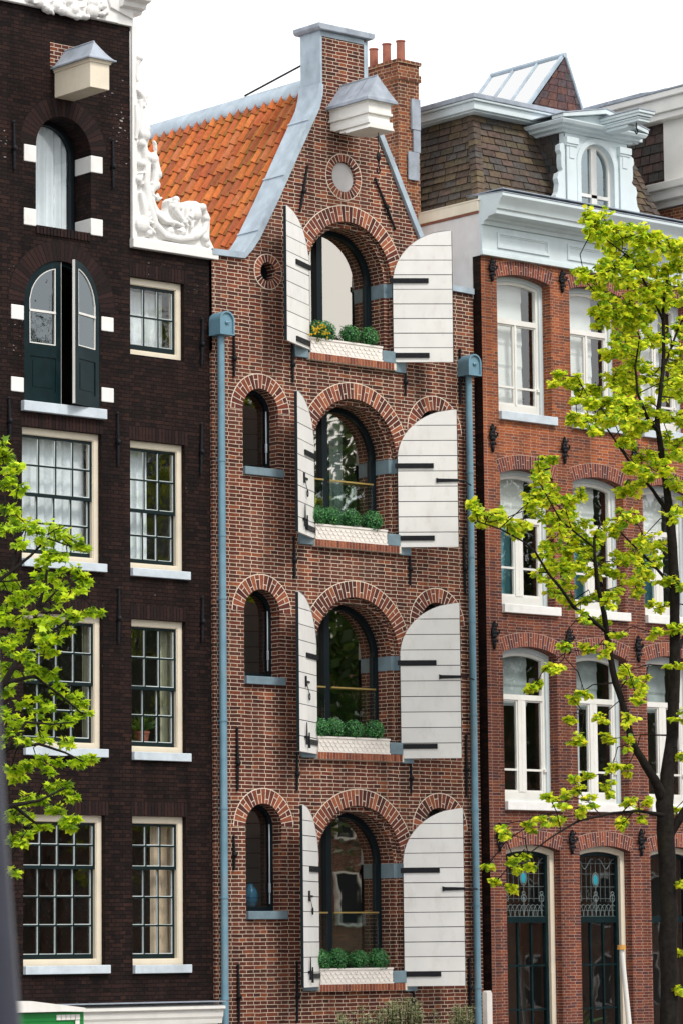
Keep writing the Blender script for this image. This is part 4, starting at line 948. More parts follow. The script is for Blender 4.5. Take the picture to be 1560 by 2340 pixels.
# ornamental wall anchors
for px, py0, py1 in [(1121, 594, 641), (1281, 621, 667), (1122, 972, 1031), (1287, 1002, 1058), (1447, 1020, 1070), (1126, 1423, 1481), (1297, 1438, 1492), (1455, 1456, 1511), (1138, 1883, 1944), (1304, 1899, 1950), (1462, 1897, 1954)]:
    a, b = F(px, py0, YR), F(px, py1, YR); x = (a.x+b.x)/2; z1, z0 = a.z, b.z; h = z1-z0; y = YR-.03
    mb = MB()
    for t, rx in ((.04, .02), (.14, .035), (.3, .045), (.48, .065), (.62, .075), (.76, .055), (.88, .04), (.97, .02)): mb.ell((x+rnd(-.006, .006), y, z0+h*t), (rx, .035, h*.1), 9, 6)
    for s in (-1, 1):
        mb.tube([(x+s*.03, y, z0+h*.5), (x+s*.085, y-.02, z0+h*.6), (x+s*.09, y-.03, z0+h*.7), (x+s*.05, y-.03, z0+h*.72)], [.022, .02, .016, .012], 6)
        mb.tube([(x+s*.02, y, z0+h*.8), (x+s*.06, y-.02, z0+h*.88), (x+s*.055, y-.02, z0+h*.97)], [.018, .015, .01], 6)
        mb.tube([(x+s*.02, y, z0+h*.35), (x+s*.06, y-.01, z0+h*.3), (x+s*.055, y-.02, z0+h*.22)], [.018, .015, .01], 6)
    mb.tube([(x, y, z0+h*.55), (x, YR+.01, z0+h*.55)], .03, 6)
    mb.build('wall_anchor', M['iron'], rig, smooth=60)

# entablature
mb = MB(); y = YR; xe = RX1+.02
mb.box(RX0-.015, xe, y-.06, y+.01, 15.345, 15.87); mb.box(RX0-.03, xe+.01, y-.085, y+.008, 15.342, 15.40); mb.box(RX0-.022, xe+.005, y-.072, y+.009, 15.40, 15.435)
for a, b in ((3.4, 4.65), (5.1, 6.45), (6.9, 8.15)):
    o_, i_ = R4((a, b, 15.5, 15.79)), R4((a+.05, b-.05, 15.55, 15.74)); mb.ring(o_, i_, y-.085, y-.06); mb.ring(R4((a+.05, b-.05, 15.55, 15.74)), R4((a+.075, b-.075, 15.575, 15.715)), y-.072, y-.06)
mb.build('frieze', M['pale_blue'], rig, bevel=.006)
mb = MB(); prof = [(y+.02, 15.87), (y-.1, 15.872), (y-.12, 15.93), (y-.2, 15.95), (y-.22, 15.99), (y-.42, 16.01), (y-.43, 16.08), (y-.46, 16.1), (y-.47, 16.13), (y-.5, 16.19), (y-.57, 16.27), (y-.59, 16.3), (y-.59, 16.35), (y+.02, 16.41)]
mb.prism(prof, RX0-.02, xe+.1, axis='x'); mb.build('cornice', M['pale_blue'], rig, smooth=25)
mb = MB(); mb.box(RX0-.03, xe+.1, y-.6, y+.31, 16.412, 16.43) ; mb.prism([(y-.6, 16.355), (y+.3, 16.414), (y+.3, 16.43), (y-.6, 16.37)], RX0-.03, xe+.12, axis='x')
mb.build('cornice_lead', M['lead'], rig)
mb = MB(); mb.prism([(YR+.012, 15.34), (.0, 15.34), (.0, 14.6), (5, 14.6), (5, 16.08), (YR+.012, 16.08)], RX0-.012, RX0+.1, axis='x'); mb.build('side_wall', M['plaster'], rig)
mb = MB(); mb.box(RX0-.06, RX0+.25, y+.0, 5, 16.12, 16.30); mb.box(RX0-.035, RX0+.2, y+.01, 5, 16.085, 16.12, m=1); mb.box(RX0-.07, RX0+.26, y-.02, 5, 16.302, 16.325)
mb.build('side_coping', [M['cream'], M['bare'] if 'bare' in M else M['terracotta']], rig)

# slated surfaces: each slate its own raised piece
SLP = [(.085, .064, .05), (.105, .074, .05), (.078, .062, .052), (.11, .083, .05), (.094, .064, .052), (.074, .066, .06), (.09, .074, .05)]
REDP = [(.1, .055, .055), (.085, .06, .065), (.12, .06, .05), (.075, .065, .07)]
def slates(mb, bl, br, tr, tl, rh=.145, wd=.3, pal=SLP, lift=.024, ridge=False):
    bl, br, tr, tl = map(V, (bl, br, tr, tl)); n = (br-bl).cross(tl-bl).normalized()
    if n.y > 0.0 and abs(n.y) > abs(n.x): n = -n
    if abs(n.x) >= abs(n.y) and n.x > 0: n = -n
    H = ((tl-bl).length+(tr-br).length)/2; rows = max(1, round(H/rh))
    mb.face([p-n*.004 for p in (bl, br, tr, tl)], col=(.02, .018, .017))
    for i in range(rows):
        a0, a1 = bl.lerp(tl, i/rows), br.lerp(tr, i/rows); b0, b1 = bl.lerp(tl, min(1, (i+1.12)/rows)), br.lerp(tr, min(1, (i+1.12)/rows))
        Lw = (a1-a0).length; u = -wd*(.5 if i % 2 else 0)+rnd(-.03, .03)
        while u < Lw:
            w_ = wd*rnd(.9, 1.1); ua, ub = max(0, u+.007)/Lw, min(Lw, u+w_-.007)/Lw
            if ub-ua > .02:
                l1, l2 = lift*rnd(.8, 1.4), lift*rnd(.8, 1.4); c = vary(random.choice(pal), .2)
                dz = rnd(-.006, .006)
                p = [a0.lerp(a1, ua)+n*l1, a0.lerp(a1, ub)+n*l2, b0.lerp(b1, ub)+n*.003, b0.lerp(b1, ua)+n*.003]
                up = (b0-a0).normalized()*dz; p[0] = p[0]+up; p[1] = p[1]+up*.4
                mb.face(p, col=c); mb.face([p[0], p[1], p[1]-n*l2, p[0]-n*l1], col=tuple(x*.6 for x in c))
            u += w_
mb = MB(); zb, zt = 16.38, 18.1
slates(mb, (3.32, .1, zb), (8.05, .1, zb), (7.58, .72, zt), (3.79, .72, zt))
slates(mb, (3.32, 4.6, zb), (3.32, .1, zb), (3.79, .72, zt), (3.79, 4.6, zt))
slates(mb, (8.05, .1, zb), (8.05, 4.6, zb), (7.58, 4.6, zt), (7.58, .72, zt))
# hip tiles
for (xa, xb) in ((3.32, 3.79), (8.05, 7.58)):
    s = 1 if xb > xa else -1
    for i in range(14):
        t0, t1 = i/14, (i+1.25)/14
        a, b = V((xa, .1, zb)).lerp(V((xb, .72, zt)), t0), V((xa, .1, zb)).lerp(V((xb, .72, zt)), min(1, t1)); c = vary(random.choice(SLP), .2); d = V((-.03*s, -.03, .01))
        w1, w2 = V((.13*s, 0, 0)), V((0, .13, 0)); e = d*.4
        mb.face([a+d*1.1, a+w1+V((0, -.035, 0)), b+w1+V((0, -.02, 0)), b+e], col=c); mb.face([a+d*1.1, a+w2+V((-.035*s, 0, 0)), b+w2+V((-.02*s, 0, 0)), b+e], col=vary(c, .15))
        mb.face([a+d*1.1, a+w1+V((0, -.035, 0)), a+w1, a], col=(.02, .02, .02)); mb.face([a+d*1.1, a+w2+V((-.035*s, 0, 0)), a+w2, a], col=(.02, .02, .02))
mn = mb.build('mansard_roof', M['slate'], rig)
mb = MB()
mb.box(3.62, 7.75, .5, 4.7, 18.1, 18.13); mb.box(3.57, 7.8, .44, 4.7, 18.13, 18.27); mb.box(3.52, 7.85, .39, 4.7, 18.27, 18.31)
mb.build('roof_cornice', M['pale_blue'], mn, bevel=.008)
mb = MB(); mb.box(3.5, 7.87, .37, 4.7, 18.312, 18.40); mb.box(3.6, 7.7, .5, 4.6, 18.40, 18.44); mb.build('roof_gutter', M['lead'], mn, bevel=.01)
# skylight on the flat roof
Y0, Y1 = 1.0, 2.95; ax_, az = 6.38, 19.63; lx, rx, bz = 5.42, 6.86, 18.5
mb = MB(); slates(mb, (lx+.03, Y0, bz), (rx, Y0, bz), (ax_+.004, Y0, az-.02), (ax_-.004, Y0, az-.02), rh=.16, wd=.25, pal=REDP, lift=.012); mb.face([(rx, Y0, bz), (rx, Y1, bz), (ax_, Y1, az), (ax_, Y0, az)], col=(.06, .05, .05)); mb.face([(lx, Y1, bz), (rx, Y1, bz), (ax_, Y1, az)], col=(.06, .05, .05))
sk = mb.build('skylight', M['slate'], rig)
d = (V((ax_, 0, az))-V((lx, 0, bz))).normalized(); n_ = V((-d.z, 0, d.x))
mb = MB()
for y, w_ in ((Y0, .07), (Y0+.66, .03), (Y0+1.3, .03), (Y1-.05, .05)):
    a, b = V((lx, y, bz))-d*.05, V((ax_, y, az)); q = [a, b, b+V((0, w_, 0)), a+V((0, w_, 0))]
    mb.face([p+n_*.05 for p in q]); mb.face([q[0], q[1], q[1]+n_*.05, q[0]+n_*.05]); mb.face([q[3], q[2], q[2]+n_*.05, q[3]+n_*.05]); mb.face(q)
mb.tube([(ax_, Y0-.02, az+.03), (ax_, Y1, az+.03)], .05, 8); mb.tube([(lx, Y0, bz+.03), (lx, Y1, bz+.03)], .04, 8); mb.tube([(ax_+.02, Y0-.01, az), (rx+.03, Y0-.01, bz)], .03, 6)
mb.build('glazing_bar', M['zinc'], sk)
mb = MB(); mb.face([p+n_*.025 for p in (V((lx, Y0, bz)), V((lx, Y1, bz)), V((ax_, Y1, az)), V((ax_, Y0, az)))]); mb.build('pane', glass('skylight_glass', .55, (.7, .8, .8), (1, 1, 1), .01), sk)
mb = MB()
for i in range(9): x = 6.4+i*.16; mb.box(x, x+rnd(.1, .3), .6+rnd(0, .8), 1.0+rnd(0, .8), 18.44, 18.46+rnd(.0, .1))
mb.build('roof_lead', M['lead'], mn)

# dormer
DXc, DY = 6.08, -.06; dl, dr = 5.27, 6.89; dz0, dz1 = 16.4, 17.86
win = (5.66, 6.5, 16.42, 17.33, .42)
mb = MB(); fill(mb, R4((dl, dr, dz0, dz1)), [arch(*win)], DY); reveal(mb, arch(*win), DY, DY+.16)
mb.box(dl-.0, dl+.02, DY, .9, dz0, dz1); mb.box(dr-.02, dr, DY, .9, dz0, dz1)
for s, xe in ((-1, dl), (1, dr)):     # scrolled side brackets
    pr = [(0, dz0), (0, 17.62), (.0, 17.62), (.05, 17.66), (.12, 17.62), (.13, 17.52), (.09, 17.46), (.1, 17.35), (.09, 17.22), (.06, 17.17), (.1, 17.13), (.17, 17.10), (.2, 17.0), (.17, 16.9), (.2, 16.75), (.25, 16.68), (.24, 16.55), (.22, 16.45), (.26, dz0)]
    mb.prism([(xe+s*a, b) for a, b in pr], DY-.02, DY+.1)
for xa in (dl+.02, dr-.26):
    mb.box(xa, xa+.24, DY-.05, DY, dz0, 17.62); mb.box(xa-.02, xa+.26, DY-.07, DY, 17.62, 17.66); mb.box(xa-.03, xa+.27, DY-.09, DY, 17.66, 17.775); mb.box(xa+.06, xa+.18, DY-.065, DY-.05, 17.4, 17.6)
do = mb.build('dormer', M['pale_blue'], rig)
mb = MB(); rg = inset(win, -.1, 0); mb.ring(arch(*rg), arch(*win), DY-.03, DY-.001, outer=True); mb.build('arch_trim', M['pale_blue'], do)
mb = MB(); q = inset(win, .06, .06); mb.ring(arch(*win), arch(*q), DY+.08, DY+.15); mb.box(DXc-.07, DXc+.07, DY+.07, DY+.14, q[2], q[3]+q[4]-.005); mb.box(q[0], q[1], DY+.07, DY+.14, 16.78, 16.84)
mb.build('window', M['white'], do)
mb = MB(); fill(mb, arch(*inset(win, .05, .05)), [], DY+.115); mb.build('pane', glass('dormer_glass', .3, (.6, .7, .72), (.75, .86, .9), .01), do)
mb = MB(); mb.box(dl+.05, dr-.05, DY+.5, DY+.52, dz0, dz1); mb.build('room', M['curtain_teal'], do)
mb = MB(); prof = [(0, 17.86), (-.04, 17.865), (-.06, 17.9), (-.14, 17.92), (-.15, 17.96), (-.22, 17.98), (-.25, 18.03), (-.25, 18.05)]
ex, ey = .0, DY
zr = 18.32
for k in range(len(prof)-1):       # side returns and front with a shallow pediment
    (o1, z1), (o2, z2) = prof[k], prof[k+1]; l1, l2, r1, r2 = dl-.02+o1, dl-.02+o2, dr+.02-o1, dr+.02-o2; f1, f2 = DY+o1, DY+o2
    mb.face([(l1, 1.6, z1), (l1, f1, z1), (l2, f2, z2), (l2, 1.6, z2)]); mb.face([(r1, 1.6, z1), (r1, f1, z1), (r2, f2, z2), (r2, 1.6, z2)])
    mb.face([(l1, f1, z1), (r1, f1, z1), (r2, f2, z2), (l2, f2, z2)])
ll, rr, ff = dl-.27, dr+.27, DY-.25
tp = [(ll, 18.05), (DXc, zr), (rr, 18.05)]
mb.face([(ll, ff, 18.05), (rr, ff, 18.05), (rr, DY-.12, 18.06), (ll, DY-.12, 18.06)])
mb.prism([(ll, 18.052), (DXc, zr-.06), (rr, 18.052)], DY-.12, 1.2)
mb.prism([(ll, 18.06), (DXc, zr-.05), (rr, 18.06), (rr, 18.12), (DXc, zr+.03), (ll, 18.12)], ff-.02, DY+.02)
mb.build('dormer_cornice', M['pale_blue'], do)
mb = MB(); mb.prism([(ll-.02, 18.123), (DXc, zr+.033), (rr+.02, 18.123), (rr+.02, 18.14), (DXc, zr+.055), (ll-.02, 18.14)], ff-.03, 1.7); mb.build('dormer_lead', M['lead'], do)
be = F(1459, 246, -1.18); bz = F(1451, 274, -1.1).z; b0, b1 = be.x+.06, be.x+.34; bt_ = be.z-.02
mb = MB(); mb.box(b0, b1, -1.1, DY-.1, bz, bt_-.1); mb.box(b0-.02, b1+.02, -1.12, DY-.1, bz+.05, bz+.08); mb.box(b0-.04, b1+.04, -1.15, DY-.1, bt_-.1, bt_-.05); mb.box(b0-.06, b1+.06, -1.18, DY-.1, bt_-.05, bt_)
mb.box(b0+.03, b1-.03, -.8, DY-.1, bz-.06, bz)
hb = mb.build('hoist_beam', M['pale_blue'], do, bevel=.008)
mb = MB(); mb.box(b0-.07, b1+.07, -1.19, DY-.1, bt_+.002, bt_+.02); mb.build('beam_lead', M['lead'], hb)
mb = MB(); mb.tube([(b0+.1, -.95, bz), (b0+.1, -.95, bz-.1)], .012, 6); mb.tube([(b0+.1, -.95, bz-.1), (b0+.14, -.95, bz-.15), (b0+.1, -.95, bz-.2), (b0+.06, -.95, bz-.16)], .014, 6)
tag(mb.build('hoist_hook', M['iron']), 'small hook under the pale blue hoist beam of the slate roof dormer', 'hook')
mb = MB(); slates(mb, (dl-.005, .75, 16.9), (dl-.005, DY+.12, 16.9), (dl-.005, DY+.12, dz1), (dl-.005, .75, dz1), rh=.14, wd=.22, pal=[(.05, .048, .047), (.06, .05, .045)], lift=.01); slates(mb, (dl-.005, .3, 16.42), (dl-.005, DY+.12, 16.42), (dl-.005, DY+.12, 16.9), (dl-.005, .75, 16.9), rh=.14, wd=.22, lift=.01)
mb.build('dormer_cheek', M['slate'], do)

# ------------------------------------------------------------------ house beyond, mostly hidden by the tree
nb = thing('canal_house', 'white trimmed slate roofed house beyond the orange brick one, half hidden by the tree', 'house', (12, 0, 0))
NX = 8.75
mb = MB(); mb.box(NX-.2, 16, .0, 9, 0, 17.0); mb.build('wall', M['brick_chim'], nb)
def NZ(px, py): p = FX(px, py, NX); return p
a0, a1 = NZ(1487, 440), NZ(1560, 424)
mb = MB()
mb.box(NX-.25, 16, -.5, 3.4, a0.z-.42, a0.z-.3); mb.box(NX-.38, 16, -.6, 3.4, a0.z-.3, a0.z-.12); mb.box(NX-.45, 16, -.7, 3.4, a0.z-.12, a0.z+.02)
zt_ = NZ(1450, 250).z
mb.box(NX-.3, 16, -.3, 4.6, zt_-.42, zt_-.3); mb.box(NX-.36, 16, -.36, 4.6, zt_-.3, zt_-.05); mb.box(NX-.44, 16, -.44, 4.6, zt_-.05, zt_+.06)
pa = NZ(1524, 300); mb.box(NX-.12, NX+.5, pa.y-1.2, pa.y, a0.z, zt_-.42)
mb.build('cornice', M['white'], nb, bevel=.01)
mb = MB(); slates(mb, (NX-.05, 4.2, a0.z), (NX-.05, pa.y, a0.z), (NX-.05, pa.y, zt_-.42), (NX-.05, 4.2, zt_-.42), rh=.17, wd=.26, pal=[(.075, .055, .05), (.06, .055, .05), (.09, .055, .048)]); mb.build('slate_cheek', M['slate'], nb)
mb = MB(); mb.box(NX-.46, 16, -.46, 4.7, zt_+.062, zt_+.09)
mb.prism([(-.2, zt_+.09), (4.5, zt_+.09), (3.6, zt_+.22), (1.2, zt_+.22)], NX-.2, 15, axis='x')
for i in range(5): yy = .4+i*.75; mb.box(NX-.35, NX+.8, yy, yy+.5, zt_+.09, zt_+.13+rnd(0, .05))
mb.build('roof', M['lead'], nb)

# ------------------------------------------------------------------ street level things
aw = thing('market_stall', 'green stall top with white checked border at the foot of the dark house', 'stall', (-6.6, -1.6, 0))
a = F(192, 2312, -2.4); b = F(0, 2304, -2.4)
xr = a.x; zt_ = a.z
mb = MB(); mb.box(xr-3.2, xr, -2.4, -.9, zt_-.55, zt_); mb.box(xr-3.2, xr-.02, -2.412, -2.4, zt_-.12, zt_-.005)
mb.build('valance', M['green_sign'], aw)
mb = MB(); mb.prism([(xr-3.3, zt_+.012), (xr-.0, zt_+.012), (xr-.05, zt_+.06), (xr-1.0, zt_+.17), (xr-3.3, zt_+.2)], -2.5, -.85); mb.build('roof', M['white'], aw)
mb = MB()
for i in range(5):
    for j in range(1): mb.box(xr-.5+i*.085, xr-.5+i*.085+.075, -2.425, -2.414, zt_-.11, zt_-.035)
for i in range(9): mb.box(xr-.165, xr-.165+.075, -2.425, -2.414, zt_-.195-i*.085, zt_-.12-i*.085)
mb.build('checked_border', M['white'], aw)
mb = MB()
for x in (xr-3.1, xr-.1):
    for y in (-2.3, -1.0): mb.box(x-.03, x+.03, y-.03, y+.03, 0, zt_-.5)
mb.build('post', M['white'], aw)
mb = MB(); p = F(1112, 2268, -.9); mb.box(p.x-.06, p.x+.06, -.96, -.84, 0, p.z); mb.prism([(p.x-.06, p.z+.001), (p.x+.06, p.z+.001), (p.x+.045, p.z+.03), (p.x-.045, p.z+.03)], -.95, -.85)
tag(mb.build('post', M['planter'], bevel=.01), 'pale wooden post at the foot of the wall between rain pipe and leaded window', 'post')
p0, p1 = F(1419, 2166, -1.2), F(1442, 2400, -1.2)
mb = MB(); mb.tube([p0, p1.lerp(p0, -1.0) if False else p0+(p1-p0)*1.0, V((p1.x+.1, -1.2, 0))], [.04, .05, .05], 10)
pk = tag(mb.build('parasol', M['white'], smooth=50), 'folded white pole leaning before the middle leaded window with an orange band', 'parasol')
mb = MB(); mb.tube([p0+V((0, 0, -.03)), p0+V((0, 0, .05))], [.075, .07], 12); mb.build('band', paint('orange_band', (.6, .3, .06), .5, .1, 5), pk)
# near lamp post, out of focus
def near(px, py, dist):
    v = cd+(px-780)/FPX*CR-(py-1170)/FPX*CU; return CP+v*dist
mb = MB(); mb.tube([near(-60, 900, 8), near(-40, 1300, 8), near(-16, 1900, 8), near(5, 2340, 8), near(14, 2600, 8), near(40, 4800, 8)], [.02, .024, .032, .044, .05, .07], 16)
lp = tag(mb.build('lamp_post', paint('grey_steel', (.045, .05, .07), .35, .2, 4, .05), smooth=60), 'out of focus dark grey lamp post at the near left edge', 'lamp post')

# ------------------------------------------------------------------ trees
def leaf_shape(kind, s):
    if kind == 'linden': return [(0, 0), (.42, .12), (.5, .45), (.3, .8), (0, 1.05), (-.3, .8), (-.5, .45), (-.42, .12)]
    return [(0, 0), (.2, .16), (.62, .1), (.45, .36), (.78, .62), (.34, .6), (.22, .78), (0, 1.12), (-.22, .78), (-.34, .6), (-.78, .62), (-.45, .36), (-.62, .1), (-.2, .16)]
def add_leaf(mb, o, d, s, kind, pal, droop=.5):
    d = (d+V((0, 0, -droop))).normalized(); side = d.cross(V((rnd(-.8, .8), rnd(-.8, .8), 1))).normalized(); up = side.cross(d)
    c = vary(random.choice(pal), .18); cup = rnd(-.25, .3)
    pts = [o+side*(x*s)+d*(y*s)+up*(cup*s*(abs(x)*.8-.3*y*y)) for x, y in leaf_shape(kind, s)]
    n = len(pts); h = n//2
    mb.face([pts[0]]+pts[1:h+1], col=c); mb.face([pts[0]]+pts[h:], col=vary(c, .08))
def tree(name, label, cat, Yt, limbs, clusters, kind, pal, size, dens, spread, base):
    root = thing(name, label, cat, base)
    tb = MB(); pts = []
    sc = 1/146.; tk = .64 if kind == 'linden' else .9
    for pl in limbs:
        path = [F(q[0], q[1], Yt+(q[3] if len(q) > 3 else 0)) for q in pl]; rad = [q[2]*sc*tk for q in pl]
        # refine and roughen
        P2, R2 = [], []
        for k in range(len(path)-1):
            for t in (0, .34, .67): 
                p = path[k].lerp(path[k+1], t); r = rad[k]+(rad[k+1]-rad[k])*t
                P2.append(p+V((rnd(-1, 1), rnd(-1, 1), rnd(-.5, .5)))*r*.16); R2.append(r*rnd(.93, 1.08))
        P2.append(path[-1]); R2.append(rad[-1])
        tb.tube(P2, R2, 12 if rad[0] > .08 else 7)
        pts += [(p, r) for p, r in zip(P2, R2)]
    lf = MB(); br = []
    extra = []
    for (px, py, rp) in clusters:
        if rp > 17:
            for _ in range(0 if kind == 'maple' or py > 1350 else 1 if py > 1050 else 2):
                a = rnd(0, 2*pi); extra.append((px+cos(a)*rp*1.1, py+sin(a)*rp*1.0, rp*rnd(.6, .9)))
    for (px, py, rp) in clusters+extra:
        c = F(px, py, Yt+random.gauss(0, spread)); r = rp*sc*(1.2 if rp > 15 else 1)
        near_ = min(pts, key=lambda q: (q[0]-c).length+(.25 if q[1] > .12 else 0))
        mid_ = near_[0].lerp(c, .5)+V((rnd(-.1, .1), rnd(-.1, .1), rnd(.0, .14)))
        pth = [near_[0], mid_, c]; pts += [(mid_, .012), (c, .008)]
        tb.tube(pth, [min(.016, max(.008, near_[1]*.5)), .009, .006], 5)
        nt_ = max(3, int(r*(30 if py < 1050 and kind != 'maple' else 25)))
        for j in range(nt_):
            d = V((random.gauss(0, 1), random.gauss(0, 1), random.gauss(.1, .7))).normalized(); e = c+d*r*rnd(.5, 1.12)
            tb.tube([c.lerp(mid_, rnd(0, .5)), c.lerp(e, .55)+V((0, 0, rnd(0, .05))), e], [.005, .004, .0025], 4, cap=False)
            nl = max(3, int(dens*rnd(.7, 1.3)))
            for k in range(nl):
                b = c.lerp(e, rnd(.25, 1.0)) if k else e
                a = rnd(0, 2*pi); ld = (d*.5+V((cos(a), sin(a), rnd(-.5, .5)))).normalized()
                o = b+ld*.03
                add_leaf(lf, o, ld, size*rnd(.65, 1.2), kind, pal, rnd(.0, .9))
    tr = tb.build('trunk', M['bark'], root, smooth=60); lf.build('crown', M['leaf'], root)
    print(name, len(lf.f)//2, 'leaves')
    return root
LIN = [(.78, .84, .04), (.86, .87, .045), (.64, .78, .035), (.45, .63, .035), (.9, .86, .06), (.2, .36, .03)]
MAP = [(.62, .8, .026), (.76, .86, .035), (.5, .68, .024), (.3, .48, .02), (.14, .26, .016)]
R_limbs = [
 [(1528, 2900, 36), (1528, 2400, 33), (1527, 2200, 32), (1525, 2050, 32), (1518, 1920, 30), (1517, 1840, 30), (1525, 1770, 24), (1533, 1680, 21), (1540, 1560, 20), (1541, 1450, 19), (1540, 1330, 18), (1532, 1200, 16), (1520, 1100, 13), (1508, 1030, 11), (1500, 960, 9), (1510, 880, 8), (1515, 800, 7), (1513, 700, 6), (1530, 600, 3.5), (1545, 560, 2)],
 [(1514, 1830, 22), (1492, 1780, 17), (1465, 1735, 14), (1440, 1690, 13), (1425, 1620, 12), (1405, 1560, 12), (1395, 1510, 11.5), (1390, 1470, 11), (1378, 1400, 9, -.1), (1365, 1340, 7.5, -.15), (1358, 1280, 6, -.2), (1356, 1230, 5, -.2), (1372, 1195, 3, -.2)],
 [(1385, 1445, 8), (1340, 1408, 7, -.2), (1310, 1388, 6, -.3), (1280, 1345, 5, -.4), (1250, 1308, 4.5, -.4), (1222, 1262, 4, -.5), (1195, 1238, 3.2, -.5), (1140, 1208, 2.6, -.6), (1090, 1192, 1.8, -.6)],
 [(1530, 1905, 18), (1553, 1868, 16, -.1), (1580, 1830, 15, -.2), (1640, 1700, 12, -.3)],
 [(1512, 1862, 8, -.15), (1460, 1853, 5.5, -.3), (1400, 1858, 4.5, -.4), (1320, 1876, 4, -.5), (1260, 1912, 3, -.6), (1205, 1952, 2, -.6)],
 [(1505, 990, 8), (1478, 955, 6, -.2), (1456, 900, 5, -.3), (1450, 840, 4, -.3), (1460, 770, 2.5, -.3)],
 [(1530, 1180, 9), (1490, 1120, 6, .3), (1440, 1060, 5, .4), (1400, 1000, 3.5, .5), (1330, 900, 2.5, .5), (1290, 885, 1.6, .5)],
 [(1513, 730, 5), (1480, 660, 4, -.2), (1440, 590, 3, -.3), (1380, 545, 2.2, -.4), (1345, 510, 1.4, -.4)],
 [(1541, 1500, 9), (1575, 1430, 7, .2), (1610, 1300, 5, .3)], [(1541, 1350, 8), (1500, 1300, 5, .4), (1450, 1250, 4, .5), (1400, 1200, 2.5, .6)],
 [(1512, 850, 5), (1545, 760, 4, .3), (1580, 680, 3, .3)], [(1355, 1250, 4, -.2), (1280, 1190, 3, -.3), (1235, 1110, 2.2, -.3), (1228, 1060, 1.5, -.3)]]
R_cl = [(1340, 497, 22), (1372, 505, 30), (1350, 530, 20), (1400, 525, 30), (1430, 545, 30), (1465, 530, 22), (1495, 545, 32), (1530, 570, 34), (1555, 610, 34), (1470, 590, 36), (1430, 590, 30), (1335, 640, 24), (1362, 655, 22), (1390, 625, 28), (1420, 640, 34), (1470, 650, 40), (1520, 650, 40), (1555, 690, 36), (1500, 710, 40), (1440, 695, 34), (1395, 690, 24), (1385, 720, 22), (1420, 760, 32), (1465, 780, 40), (1520, 780, 40), (1555, 800, 36), (1400, 810, 32), (1440, 840, 38), (1490, 860, 42), (1540, 890, 40), (1290, 878, 24), (1320, 895, 24), (1350, 920, 28), (1385, 925, 34), (1430, 930, 40), (1480, 940, 38), (1395, 965, 34), (1340, 965, 24), (1310, 970, 18), (1440, 990, 30), (1540, 960, 36), (1550, 1030, 32), (1465, 1050, 28), (1430, 1065, 22), (1500, 1080, 32), (1550, 1110, 34), (1460, 1110, 22),
 (1228, 1058, 18), (1245, 1075, 20), (1238, 1105, 18), (1225, 1135, 26), (1265, 1130, 26), (1300, 1150, 28), (1205, 1150, 18), (1095, 1170, 20), (1078, 1150, 10), (1112, 1195, 22), (1080, 1185, 12), (1145, 1188, 22), (1172, 1215, 20), (1195, 1190, 18), (1232, 1180, 28), (1268, 1195, 34), (1310, 1195, 36), (1255, 1240, 34), (1300, 1250, 38), (1345, 1245, 36), (1380, 1215, 28), (1425, 1185, 26), (1260, 1292, 28), (1310, 1300, 36), (1360, 1295, 36), (1405, 1290, 26), (1440, 1260, 24), (1470, 1290, 26), (1500, 1255, 30), (1230, 1310, 16), (1285, 1340, 26), (1310, 1370, 18), (1350, 1365, 22), (1390, 1350, 26), (1325, 1408, 18), (1375, 1425, 18), (1440, 1330, 22), (1470, 1225, 26), (1420, 1120, 20), (1540, 1180, 24),
 (1335, 1488, 20), (1292, 1480, 14), (1268, 1528, 14), (1250, 1522, 10), (1225, 1568, 12), (1212, 1575, 8), (1390, 1490, 18), (1425, 1535, 22), (1450, 1555, 22), (1475, 1560, 18), (1455, 1600, 22), (1335, 1585, 16), (1308, 1596, 12), (1370, 1640, 20), (1385, 1690, 20), (1325, 1692, 20), (1305, 1645, 12), (1435, 1640, 18), (1435, 1700, 16), (1410, 1450, 16), (1500, 1390, 22), (1545, 1340, 28), (1540, 1440, 20), (1500, 1450, 16), (1545, 1520, 18), (1550, 1640, 18), (1545, 1720, 16),
 (1310, 1800, 22), (1335, 1775, 18), (1290, 1830, 22), (1255, 1825, 16), (1235, 1868, 14), (1285, 1868, 18), (1210, 1885, 14), (1320, 1845, 16), (1390, 1800, 20), (1430, 1760, 18), (1400, 1745, 16), (1460, 1862, 18), (1480, 1830, 12), (1425, 1880, 18), (1440, 1835, 16), (1345, 1830, 14), (1540, 1850, 16), (1553, 2020, 9), (1550, 2180, 12), (1548, 2260, 10), (1115, 1976, 9), (1168, 1970, 9), (1182, 1985, 7), (1195, 1960, 7), (1130, 2018, 6), (1168, 2030, 8), (1212, 1980, 5), (1140, 1885, 6), (1160, 1905, 10)]
tree('street_tree', 'slim dark trunked linden in fresh yellow green leaf before the orange brick house', 'tree', -5.0, R_limbs, R_cl, 'linden', LIN, .08, 23, .45, (8.6, -5, 0))
